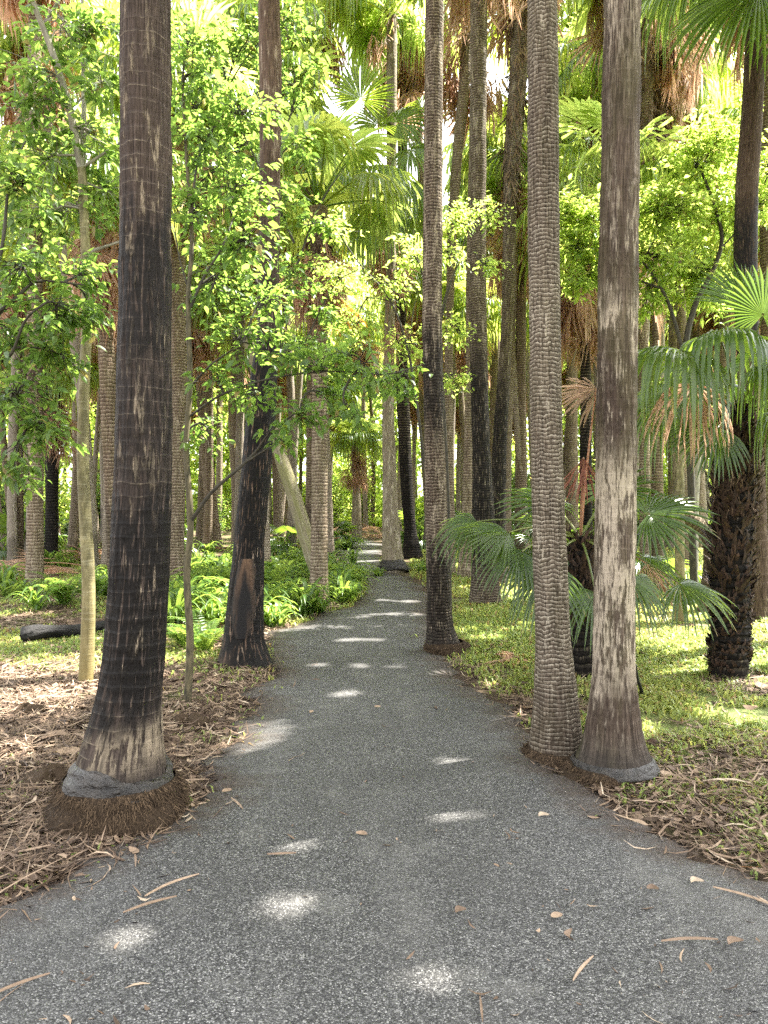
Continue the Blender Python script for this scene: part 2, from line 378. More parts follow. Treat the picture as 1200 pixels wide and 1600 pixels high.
def make_ground():
    mb = MB()
    xs = np.concatenate([-np.geomspace(150, 8, 26), np.linspace(-7.9, 7.9, 130), np.geomspace(8, 150, 26)])
    ys = np.concatenate([np.linspace(-40, -1, 14), np.linspace(-.5, 16, 150), np.geomspace(16.2, 260, 60)])
    X, Y = np.meshgrid(xs, ys)
    ed = edge_dist(X, Y); k = np.clip((ed - .1) / .8, 0, 1)
    Z = -.03 + k * (.012 + .10 * (n2(X, Y, 1, .7) - .4) * np.clip(Y / 8, .3, 1) + .03 * n2(X, Y, 2, 4.))
    Z = np.where(np.abs(X) + np.abs(Y) > 120, -.02, Z)
    nx = len(xs); i = np.arange(len(ys) - 1)[:, None] * nx; j = np.arange(nx - 1)[None]
    Q = np.stack([i + j, i + j + 1, i + j + 1 + nx, i + j + nx], -1).reshape(-1, 4)
    mb.add(np.stack([X, Y, Z], -1).reshape(-1, 3), Q, edge=ed.ravel())
    tag(mb.build('ground', M['ground']), kind='structure')
    mb = MB()
    ys = np.concatenate([np.linspace(.3, 8, 260), np.linspace(8.02, 34, 300)])
    a, b = path_x(ys)
    a = a - .14 + .34 * (n2(ys, ys * 0, 5, 2.4) - .5) + .14 * (n2(ys, ys * 0, 6, 13.) - .5)
    b = b + .14 + .34 * (n2(ys, ys * 0 + 9, 7, 2.4) - .5) + .14 * (n2(ys, ys * 0 + 9, 8, 13.) - .5)
    m = 31; t = np.linspace(0, 1, m)
    X = a[:, None] + (b - a)[:, None] * t[None]; Y = np.repeat(ys[:, None], m, 1)
    ed = np.minimum(X - a[:, None], b[:, None] - X)
    Z = .004 - .03 * np.clip(1 - ed / .10, 0, 1) ** 2 + .006 * (n2(X, Y, 9, 1.2) - .5)
    i = np.arange(len(ys) - 1)[:, None] * m; j = np.arange(m - 1)[None]
    Q = np.stack([i + j, i + j + 1, i + j + 1 + m, i + j + m], -1).reshape(-1, 4)
    mb.add(np.stack([X, Y, Z], -1).reshape(-1, 3), Q, edge=ed.ravel())
    tag(mb.build('path', M['path']), kind='structure')
make_ground()
def gz(x, y):
    ed = edge_dist(x, y); k = np.clip((ed - .1) / .8, 0, 1)
    return -.03 + k * (.012 + .10 * (n2(x, y, 1, .7) - .4) * np.clip(y / 8, .3, 1) + .03 * n2(x, y, 2, 4.))

# ---------------------------------------------------------------- gaps cut into the palm crowns to let sun onto chosen spots
SPOTS = [(450, 1417, .085), (682, 1548, .075), (195, 1470, .06), (478, 1318, .06), (705, 1277, .09), (712, 1193, .08), (740, 1200, .06), (548, 1084, .11), (575, 1135, .06),
         (500, 1040, .07), (560, 1041, .08), (620, 1042, .07), (690, 1052, .05), (540, 1001, .09), (585, 1000, .06), (480, 982, .12), (530, 980, .08), (600, 938, .12), (620, 925, .2), (640, 940, .14), (590, 908, .2), (580, 890, .2), (560, 870, .3), (545, 858, .3),
         (1050, 985, .3), (1010, 1005, .22), (990, 1150, .14), (1040, 1060, .2), (1110, 940, .4), (1000, 920, .3), (760, 1000, .2), (850, 900, .4), (800, 940, .3), (1150, 1130, .16), (1080, 1120, .12), (770, 1070, .12),
         (30, 1000, .3), (100, 1040, .2), (60, 1120, .14), (20, 1180, .1), (310, 960, .4), (450, 900, .5), (480, 930, .3), (540, 905, .4), (120, 920, .4), (300, 880, .6), (330, 1010, .2), (30, 960, .3)]
SPOTS3 = [(1090, 260, 11.3, .8), (1050, 400, 11.3, .8), (930, 360, 11.5, .7), (1110, 440, 11.5, .6), (1160, 300, 11.5, .6), (330, 130, 6, .45), (390, 280, 6, .4), (300, 40, 6, .4), (110, 100, 6.5, .45), (60, 260, 6.5, .4), (160, 200, 6.5, .35), (460, 120, 9, .5), (340, 120, 9, .5), (470, 420, 9, .35), (560, 240, 16.5, 1.0), (520, 420, 9.4, .4), (720, 350, 10, .35), (1062, 560, 6.3, .35), (1180, 500, 6.6, .3), (500, 900, 12, .9), (440, 880, 12, .7), (300, 870, 13, .9), (30, 450, 5.6, .3)]
SP = np.array([G(a, b) for a, b, _ in SPOTS] + [P(a, b, c) for a, b, c, _ in SPOTS3]); SR = np.array([r for *_, r in SPOTS] + [r for *_, r in SPOTS3])
def sun_cull(C):
    """True for faces that would stand in one of the sun shafts"""
    hit = np.zeros(len(C), bool)
    kk = np.random.default_rng(5).uniform(.55, 1.35, len(C))
    for p, r in zip(SP, SR):
        w = C - p; t = w @ SUNV
        d2 = (w ** 2).sum(1) - t ** 2
        hit |= d2 < (r * kk + .088) ** 2
    return hit

# ---------------------------------------------------------------- palm fronds
def blade(mb, hub, d, n, R, nseg=44, spread=2.5, split=.44, droop=.4, fold=.15, steps=7, dead=False, pleat=.6, rs=None, tipd=.12):
    r = rs or rng
    hub = np.asarray(hub, float); d = unit(d); s = unit(np.cross(d, n)); n = np.cross(s, d)
    al = np.linspace(-spread, spread, nseg); da = al[1] - al[0]
    al = al + r.normal(0, da * .12, nseg)
    t = np.linspace(.03, 1, steps)
    ln = R * (.72 + .28 * np.cos(al * .9)) * r.uniform(.93, 1.04, nseg)
    rad = t[None] * ln[:, None]
    dirv = np.cos(al)[:, None] * d + np.sin(al)[:, None] * s
    tan = -np.sin(al)[:, None] * d + np.cos(al)[:, None] * s
    over = np.clip((t - split) / (1 - split), 0, 1)
    w = np.where(t[None] < split, rad * da * .52, split * ln[:, None] * da * .50 * (1 - over[None]) ** .8 + .001)
    if dead: w = np.where(t[None] < split, rad * da * .52, split * ln[:, None] * da * .56 * (1 - over[None]) ** .4 + .001)
    dr = droop * r.uniform(.6, 1.4, nseg)
    fall = dr[:, None] * R * (np.clip(t - split * .7, 0, 1)[None] / (1 - split * .7)) ** 1.8
    rad2 = rad * (1 - .35 * np.clip(dr[:, None], 0, 1.2) * over[None] ** 1.5)
    c = hub + rad2[..., None] * dirv[:, None] - (fold * np.abs(np.sin(al))[:, None] * rad2)[..., None] * n
    c = c - fall[..., None] * np.array([0, 0, 1.])
    c = c - ((.10 * np.cos(al)[:, None] * (t[None] ** 2)) * R)[..., None] * n
    tw = tan[:, None] + 0 * c
    if dead:
        c = c + (r.normal(0, .035 * R, (nseg, 1, 3)) * (t[None, :, None] ** 1.5)) + r.normal(0, .01 * R, c.shape)
        tw = unit(tw + r.normal(0, .7, (nseg, 1, 3)))
    pl = pleat * w
    Lp = c - tw * w[..., None] + pl[..., None] * n; Rp = c + tw * w[..., None] + pl[..., None] * n; Mp = c - pl[..., None] * n * .6
    V = np.stack([Lp, Mp, Rp], 2).reshape(-1, 3)
    k = np.arange(nseg)[:, None] * steps * 3; i = np.arange(steps - 1)[None] * 3
    q1 = np.stack([k + i, k + i + 1, k + i + 4, k + i + 3], -1).reshape(-1, 4)
    q2 = np.stack([k + i + 1, k + i + 2, k + i + 5, k + i + 4], -1).reshape(-1, 4)
    base = r.uniform(.1, .75)
    rn = np.repeat(np.clip(base + r.normal(0, .12, nseg), 0, 1), steps * 3)
    tip = np.repeat((np.clip((t - .86) / .14, 0, 1)[None] * (r.random(nseg) < tipd)[:, None]).ravel(), 3)
    mb.add(V, np.vstack([q1, q2]), rnd=rn, tip=tip)

def petiole(mb, a, b, lift=.15, w=.012, sides=5):
    a = np.asarray(a, float); b = np.asarray(b, float)
    m = (a + b) / 2 + np.array([0, 0, lift * np.linalg.norm(b - a)])
    pts = bez(a, m, b, 8)
    tube(mb, pts, np.linspace(w * 1.5, w * .7, 8), sides, rnd=rng.random(), tip=0.)

def crown(mb, apex, nf=34, L=1.5, R=1.05, lod=(26, 5), el=(-.25, 1.35), rs=None, az=None):
    r = rs or rng
    for k in range(nf):
        a = k * 2.39996 + r.normal(0, .15); e = el[1] - (el[1] - el[0]) * ((k + .5) / nf) ** .85 + r.normal(0, .08)
        if az is not None: a = az[0] + (az[1] - az[0]) * r.random()
        l = L * r.uniform(.8, 1.15)
        h = np.array([math.cos(a), math.sin(a), 0.])
        dir0 = math.cos(e) * h + math.sin(e) * np.array([0, 0, 1.])
        hub = np.asarray(apex) + dir0 * l - np.array([0, 0, .12 * l * math.cos(e)])
        e2 = e - .45 - .3 * math.cos(e)
        d = math.cos(e2) * h + math.sin(e2) * np.array([0, 0, 1.])
        n = unit(-math.sin(e2) * h + math.cos(e2) * np.array([0, 0, 1.]) + r.normal(0, .25, 3))
        RR = R * r.uniform(.85, 1.12)
        petiole(mb, np.asarray(apex) + dir0 * .05, hub, .10, .014, 3)
        blade(mb, hub, d, n, RR, lod[0], 2.3, .5, r.uniform(.35, .9) if e < .9 else .15, .18, lod[1], rs=r)

def skirt(mb, apex, nf=26, L=.9, R=.9, lod=(16, 5), down=(.0, 1.2), rs=None, out=.35):
    r = rs or rng
    for k in range(nf):
        a = k * 2.39996 + r.normal(0, .3); h = np.array([math.cos(a), math.sin(a), 0.])
        l = L * r.uniform(.6, 1.2); z0 = -r.uniform(*down)
        base = np.asarray(apex) + np.array([0, 0, z0]) + h * .08
        hub = base + h * l * out * r.uniform(.6, 1.5) - np.array([0, 0, l * .85])
        d = unit(h * r.uniform(.05, .45) - np.array([0, 0, 1.]))
        petiole(mb, base, hub, .18, .012, 3)
        blade(mb, hub, d, unit(h + r.normal(0, .4, 3)), R * r.uniform(.75, 1.15), lod[0], r.uniform(.6, 1.35), .45, .1, .35, lod[1], dead=True, rs=r)

# ---------------------------------------------------------------- palm trunks
def trunk_curve(rows, d, H, step):
    rows = sorted([(CH - (y - HY) * d / F, ((a + b) / 2 - CX) * d / F, (b - a) / 2 * d / F) for y, a, b in rows])
    z = np.array([r[0] for r in rows]); x = np.array([r[1] for r in rows]); r = np.array([r[2] for r in rows])
    z0 = min(z[0], 0) - .06
    dense = max(2, int((min(H, max(z[-1] + .2, 1)) - z0) / step))
    zz = np.linspace(z0, min(H, max(z[-1] + .2, 1)), dense)
    if H > zz[-1] + .1: zz = np.concatenate([zz, np.arange(zz[-1] + .08, H, max(.08, step))])
    k = min(2, len(z) - 1)
    sx = np.clip((x[-1] - x[-1 - k]) / (z[-1] - z[-1 - k] + 1e-6), -.06, .06)
    xi = np.interp(zz, z, x); xi = np.where(zz > z[-1], x[-1] + sx * (zz - z[-1]), xi)
    ri = np.interp(zz, z, r); ri = np.where(zz > z[-1], r[-1] * (1 - .02 * (zz - z[-1])), ri)
    win = max(3, int(.12 / np.median(np.diff(zz))) | 1)
    def sm(a, w):
        p = np.pad(a, w // 2, mode='edge'); return np.convolve(p, np.ones(w) / w, 'valid')[:len(a)]
    return zz, sm(sm(xi, win * 3 | 1), win * 2 | 1), sm(ri, win)

def palm(name, label, rows, d, H, bark, group=None, sides=28, step=.05, rib=.0, ringa=.004, ringp=.06, lump=.02, seed=1, cr=None, sk=None, cat='palm', depth_lean=0., flare=None):
    zz, xi, ri = trunk_curve(rows, d, H, step)
    base = np.array([np.interp(0, zz, xi), d, 0.])
    root = empty(name, base, label, cat, group)
    u = np.linspace(0, 1, sides, endpoint=False); U, Z = np.meshgrid(u, zz)
    rr = ri[:, None] * (1 + lump * (vnoise(U, Z, 5, seed, 2.5) - .5) * 2)
    if rib: rr = rr + rib * (vnoise(U, Z, 46, seed + 1, 5) - .5) * 2 + rib * .7 * (vnoise(U, Z, 21, seed + 2, 9) - .5)
    if ringa:
        ph = (Z + .03 * vnoise(U, Z, 4, seed + 3, 3)) / ringp
        fr = ph - np.floor(ph); amp = np.random.default_rng(seed + 4).uniform(.2, 1, 4096)[np.floor(ph).astype(int) % 4096]
        rr = rr + ringa * amp * (1 - fr) ** 2
    dl = depth_lean * np.clip(zz, 0, None)
    th = U * 2 * PI
    V = np.stack([xi[:, None] + rr * np.cos(th), d + dl[:, None] + rr * np.sin(th), Z], -1)
    n = len(zz); i = np.arange(n - 1)[:, None] * sides; j = np.arange(sides)[None]; j1 = (j + 1) % sides
    Q = np.stack([i + j, i + j1, i + sides + j1, i + sides + j], -1).reshape(-1, 4)
    r0 = np.median(ri)
    mb = MB(); mb.add(V.reshape(-1, 3), Q, bark=np.stack([r0 * np.cos(th), r0 * np.sin(th), Z], -1).reshape(-1, 3))
    mb.build('trunk', bark, root, base)
    top = np.array([xi[-1], d + dl[-1], zz[-1]])
    rs = np.random.default_rng(seed + 50)
    if cr is not None:
        mb = MB(); kw = dict(cr); mat = kw.pop('mat', M['fan_far'])
        crown(mb, top, rs=rs, **kw); mb.build('crown', mat, root, base, cull=sun_cull)
    if sk is not None:
        mb = MB(); kw = dict(sk); mat = kw.pop('mat', M['dead'])
        skirt(mb, top, rs=rs, **kw); mb.build('dead_fronds', mat, root, base, cull=sun_cull)
    return root, base, (zz, xi, ri)

def collar(root, base, curve, zt, zb, bulge, mat, seed=3, sides=72, wav=.03, d=0.):
    """swollen root collar round the foot of the trunk, ragged upper and lower edge"""
    zz, xi, ri = curve; u = np.linspace(0, 1, sides, endpoint=False)
    top = zt + wav * (vnoise(u, u * 0, 7, seed) - .5) * 2; bot = zb + wav * .9 * (vnoise(u, u * 0, 9, seed + 1) - .5) * 2
    t = np.linspace(0, 1, 14)
    Z = top[None] + (bot - top)[None] * t[:, None]; R0 = np.interp(Z, zz, ri); X0 = np.interp(Z, zz, xi)
    prof = np.interp(t, [0, .12, .5, .82, .93, 1], [-.25, .35, .75, 1.1, .75, -1.2])
    lump = vnoise(u[None] + 0 * Z, Z, 11, seed + 2, 30)
    R = R0 + .012 + bulge * prof[:, None] * (.25 + 1.4 * lump * (.5 + vnoise(u[None] + 0 * Z, Z * 0, 5, seed + 4))) 
    th = u[None] * 2 * PI
    V = np.stack([X0 + R * np.cos(th), base[1] + R * np.sin(th), Z], -1)
    i = np.arange(13)[:, None] * sides; j = np.arange(sides)[None]; j1 = (j + 1) % sides
    Q = np.stack([i + j, i + j1, i + sides + j1, i + sides + j], -1).reshape(-1, 4)
    mb = MB(); mb.add(V.reshape(-1, 3), Q); mb.build('root_collar', mat, root, base)

def rootmat(root, base, r0, r1, z0, nfib=2600, seed=5, cx=0.):
    """mound of matted root fibres under the collar"""
    r = np.random.default_rng(seed); sides = 80; u = np.linspace(0, 1, sides, endpoint=False); t = np.linspace(0, 1, 12)
    U, T = np.meshgrid(u, t); th = U * 2 * PI
    R = (r0 + (r1 - r0) * T ** .8) * (1 + .13 * (vnoise(U, T, 9, seed, 2) - .5) * 2) + .012 * (vnoise(U, T, 40, seed + 1, 5) - .5)
    Z = z0 * (1 - T ** 1.5) - .05 * (T > .98) 
    c = base + np.array([cx, 0, 0])
    V = np.stack([c[0] + R * np.cos(th), c[1] + R * np.sin(th), Z], -1)
    i = np.arange(11)[:, None] * sides; j = np.arange(sides)[None]; j1 = (j + 1) % sides
    mb = MB(); mb.add(V.reshape(-1, 3), np.stack([i + j, i + j1, i + sides + j1, i + sides + j], -1).reshape(-1, 4), rnd=.1)
    a = r.uniform(0, 2 * PI, nfib); tt = r.uniform(0, .95, nfib)
    rad = (r0 + (r1 - r0) * tt ** .8) * (1 + .13 * (vnoise(a / 2 / PI, tt, 9, seed, 2) - .5) * 2) + .004; z = z0 * (1 - tt ** 1.5)
    h = np.stack([np.cos(a), np.sin(a), 0 * a], -1)
    p0 = c + h * rad[:, None] + np.array([0, 0, 1.]) * z[:, None] - np.array([0, 0, base[2]])
    ln = r.uniform(.02, .06, nfib)
    dd = unit(h * r.uniform(.1, .7, (nfib, 1)) + np.array([0, 0, -1.]) + r.normal(0, .5, (nfib, 3)))
    p1 = p0 + dd * ln[:, None]; sd = unit(np.cross(dd, h + .01)) * r.uniform(.001, .0026, (nfib, 1))
    V = np.stack([p0 - sd, p0 + sd, p1], 1).reshape(-1, 3)
    mb.add(V, np.arange(nfib * 3).reshape(-1, 3), rnd=np.repeat(r.beta(1.3, 2.4, nfib), 3))
    mb.build('root_mat', M['rootmat'], root, base)

def shag(root, base, curve, z0, z1, n, length, mat, seed=9, name='fibre_skirt', wd=(.006, .016), out=.5, down=True):
    """torn leaf bases and fibre that still cling to the trunk"""
    zz, xi, ri = curve; r = np.random.default_rng(seed)
    a = r.uniform(0, 2 * PI, n); z = r.uniform(z0, z1, n); rad = np.interp(z, zz, ri); x = np.interp(z, zz, xi)
    h = np.stack([np.cos(a), np.sin(a), 0 * a], -1)
    p0 = np.stack([x + rad * np.cos(a), base[1] + rad * np.sin(a), z], -1)
    dd = unit(h * r.uniform(.15, out, (n, 1)) + np.array([0, 0, -1. if down else 1.]) + r.normal(0, .3, (n, 3)))
    ln = r.uniform(.4, 1.1, n) * length; sd = unit(np.cross(dd, h + .01)) * r.uniform(*wd, (n, 1))
    p1 = p0 + dd * ln[:, None] * .55 + h * .02; p2 = p0 + dd * ln[:, None] + r.normal(0, .02, (n, 3))
    V = np.stack([p0 - sd, p0 + sd, p1 + sd * .9, p1 - sd * .9, p2], 1).reshape(-1, 3)
    k = np.arange(n)[:, None] * 5
    mb = MB(); rn = np.repeat(r.random(n), 5)
    mb.add(V, np.hstack([k, k + 1, k + 2, k + 3]), rnd=rn, tip=0. * rn)
    mb.T.append(np.hstack([k + 3, k + 2, k + 4]))
    mb.build(name, mat, root, base, smooth=False)

CR = dict(nf=30, L=1.4, R=1.05, el=(.28, 1.35))
def crd(**k): c = dict(CR); c.update(k); return c
SK = dict(nf=40, L=1.0, R=1.0, down=(-.2, .9))
def skd(**k): c = dict(SK); c.update(k); return c

# ---- the six big near palms
rt, bs, cv = palm('palm_tree', 'thick dark ribbed palm with scorched lower trunk, muddy grey collar and root mound', [(0, 190, 266), (300, 190, 266), (500, 187, 266), (700, 182, 267), (850, 175, 265), (1000, 166, 258), (1080, 156, 251), (1150, 136, 251), (1200, 119, 255), (1230, 112, 258), (1275, 112, 262)],
                  3.85, 10.3, B['A'], sides=160, step=.012, rib=.005, ringa=.003, ringp=.068, lump=.018, seed=11, cr=crd(), sk=skd(nf=20))
collar(rt, bs, cv, .235, .12, .036, M['collar'], 3, 110, .05)
rootmat(rt, bs, .275, .35, .17, 6500, 5, -.01)
rt, bs, cv = palm('palm_tree', 'charred black leaning palm with hollow brown burn scar at its foot', [(0, 404, 437), (100, 405, 440), (300, 406, 437), (500, 404, 435), (620, 388, 433), (850, 366, 413), (950, 354, 411), (1000, 348, 412), (1030, 341, 422), (1050, 336, 432)],
                  7.35, 11.0, B['B'], sides=96, step=.03, rib=.004, ringa=.004, ringp=.07, lump=.03, seed=21, cr=crd(), sk=skd(nf=20))

# burn scar: bare brown wood round a black hollow
mb = MB(); zz, xi, ri = cv; us = np.linspace(-1, 1, 15); zs = np.linspace(.28, 1.05, 30)
UU, ZZ = np.meshgrid(us, zs); hw = .85 * np.sin(np.clip((ZZ - .24) / .9, 0, 1) * PI) ** .5 + .05
ang = -PI / 2 + .1 + UU * hw; RR = np.interp(ZZ, zz, ri) + .010 - .022 * np.abs(UU) ** 3 
V = np.stack([np.interp(ZZ, zz, xi) + RR * np.cos(ang), bs[1] + RR * np.sin(ang), ZZ], -1); i = np.arange(29)[:, None] * 15; j = np.arange(14)[None]
mb.add(V.reshape(-1, 3), np.stack([i + j, i + j + 1, i + j + 16, i + j + 15], -1).reshape(-1, 4), rnd=UU.ravel(), tip=ZZ.ravel())
def scar_mat():
    g = NT('burn_scar'); v = g.obj(); u = g.attr('rnd').outputs['Fac']; z = g.attr('tip').outputs['Fac']
    n = g.noise(g.vm(v, (40, 40, 6)), 1, 5); m = g.noise(g.vm(v, (9, 9, 3)), 1, 4)
    c = g.mix(g.mr(n, .3, .7), (.022, .012, .008), (.17, .10, .058))
    hole = g.math('ADD', g.math('ABSOLUTE', g.math('ADD', u, .02)), g.math('MULTIPLY', g.math('SUBTRACT', m, .5), .9))
    hole = g.math('ADD', hole, g.mr(z, .65, 1.0, 0, .6))
    c = g.mix(g.mr(hole, .30, .75, 1, 0), c, (.006, .005, .005))
    edge = g.math('ADD', g.math('ABSOLUTE', u), g.math('MULTIPLY', g.math('SUBTRACT', n, .5), 1.6))
    c = g.mix(g.mr(edge, .3, .75), c, (.009, .008, .007))
    return g.done(g.pbr(c, .7, g.bump(n, .8, .01), .25))
mb.build('burn_scar', scar_mat(), rt, bs)
rt, bs, cv = palm('palm_tree', 'slim mottled palm at the right kerb of the path where it narrows, fibrous dark foot', [(0, 665, 693), (300, 662, 691), (500, 660, 690), (800, 665, 697), (950, 667, 705), (985, 666, 710), (1008, 665, 720), (1028, 664, 728)],
                  8.0, 11.0, B['C'], sides=80, step=.03, rib=.003, ringa=.007, ringp=.055, lump=.03, seed=31, cr=crd(), sk=skd(nf=20))
rootmat(rt, bs, .185, .25, .10, 2400, 8, .03)
rt, bs, cv = palm('palm_tree', 'straight palm with tight basket-woven ring bark, standing beside the peeling pale palm', [(0, 825, 870), (300, 825, 873), (600, 828, 876), (800, 832, 881), (1000, 838, 891), (1100, 835, 903), (1150, 829, 909), (1195, 824, 913)],
                  4.7, 10.5, B['D'], sides=120, step=.011, rib=.003, ringa=.0015, ringp=.05, lump=.03, seed=41, cr=crd(), sk=skd(nf=20))
rootmat(rt, bs, .15, .215, .05, 2000, 9)
rt, bs, cv = palm('palm_tree', 'thick palm with peeling pale and brown patches on a swollen grey foot, right of path', [(0, 945, 1000), (400, 937, 996), (700, 933, 993), (1000, 928, 990), (1060, 926, 993), (1100, 921, 996), (1150, 913, 1003), (1175, 906, 1011), (1195, 897, 1021), (1212, 892, 1027), (1240, 890, 1029)],
                  4.4, 11.3, B['E'], sides=130, step=.012, rib=.004, ringa=.004, ringp=.075, lump=.022, seed=51, cr=crd(), sk=skd(nf=20))
collar(rt, bs, cv, .085, .03, .014, M['collar'], 23, 90, .02); rootmat(rt, bs, .21, .275, .06, 3200, 10, -.04)
rt, bs, cv = palm('palm_tree', 'tall grey palm scorched black along its middle behind the low fan palm leaves', [(0, 735, 761), (300, 735, 759), (500, 733, 760), (700, 738, 765), (850, 738, 776), (900, 737, 779), (955, 731, 785)],
                  11.5, 11.8, B['F'], sides=56, step=.04, rib=.003, ringa=.008, ringp=.07, lump=.025, seed=61, cr=crd(), sk=skd(nf=20))


# ---- unseen palms added right of the view so their crowns shade the path
for k, (x, y, H) in enumerate([(3.7, 5.0, 9.6), (5.7, 5.5, 10.4), (7.2, 5.6, 11), (5.0, 7.6, 10), (6.1, 10.4, 10.6), (6.2, 9.0, 9.9), (3.9, 2.4, 10.2), (6.2, 3.0, 9.8)]):
    q = CX + x * F / y; wpx = .14 * F / y
    palm('palm_tree', 'unseen palm added beside the path for its shade', [(0, q - wpx, q + wpx), (785, q - wpx, q + wpx), (HY + CH * F / y, q - wpx * 1.4, q + wpx * 1.4)], y, H, B['ring'], 'unseen palms added for shade', 16, .2, 0, .01, .1, .03, 900 + k, crd(nf=46, L=1.5, R=1.25), skd(nf=14))

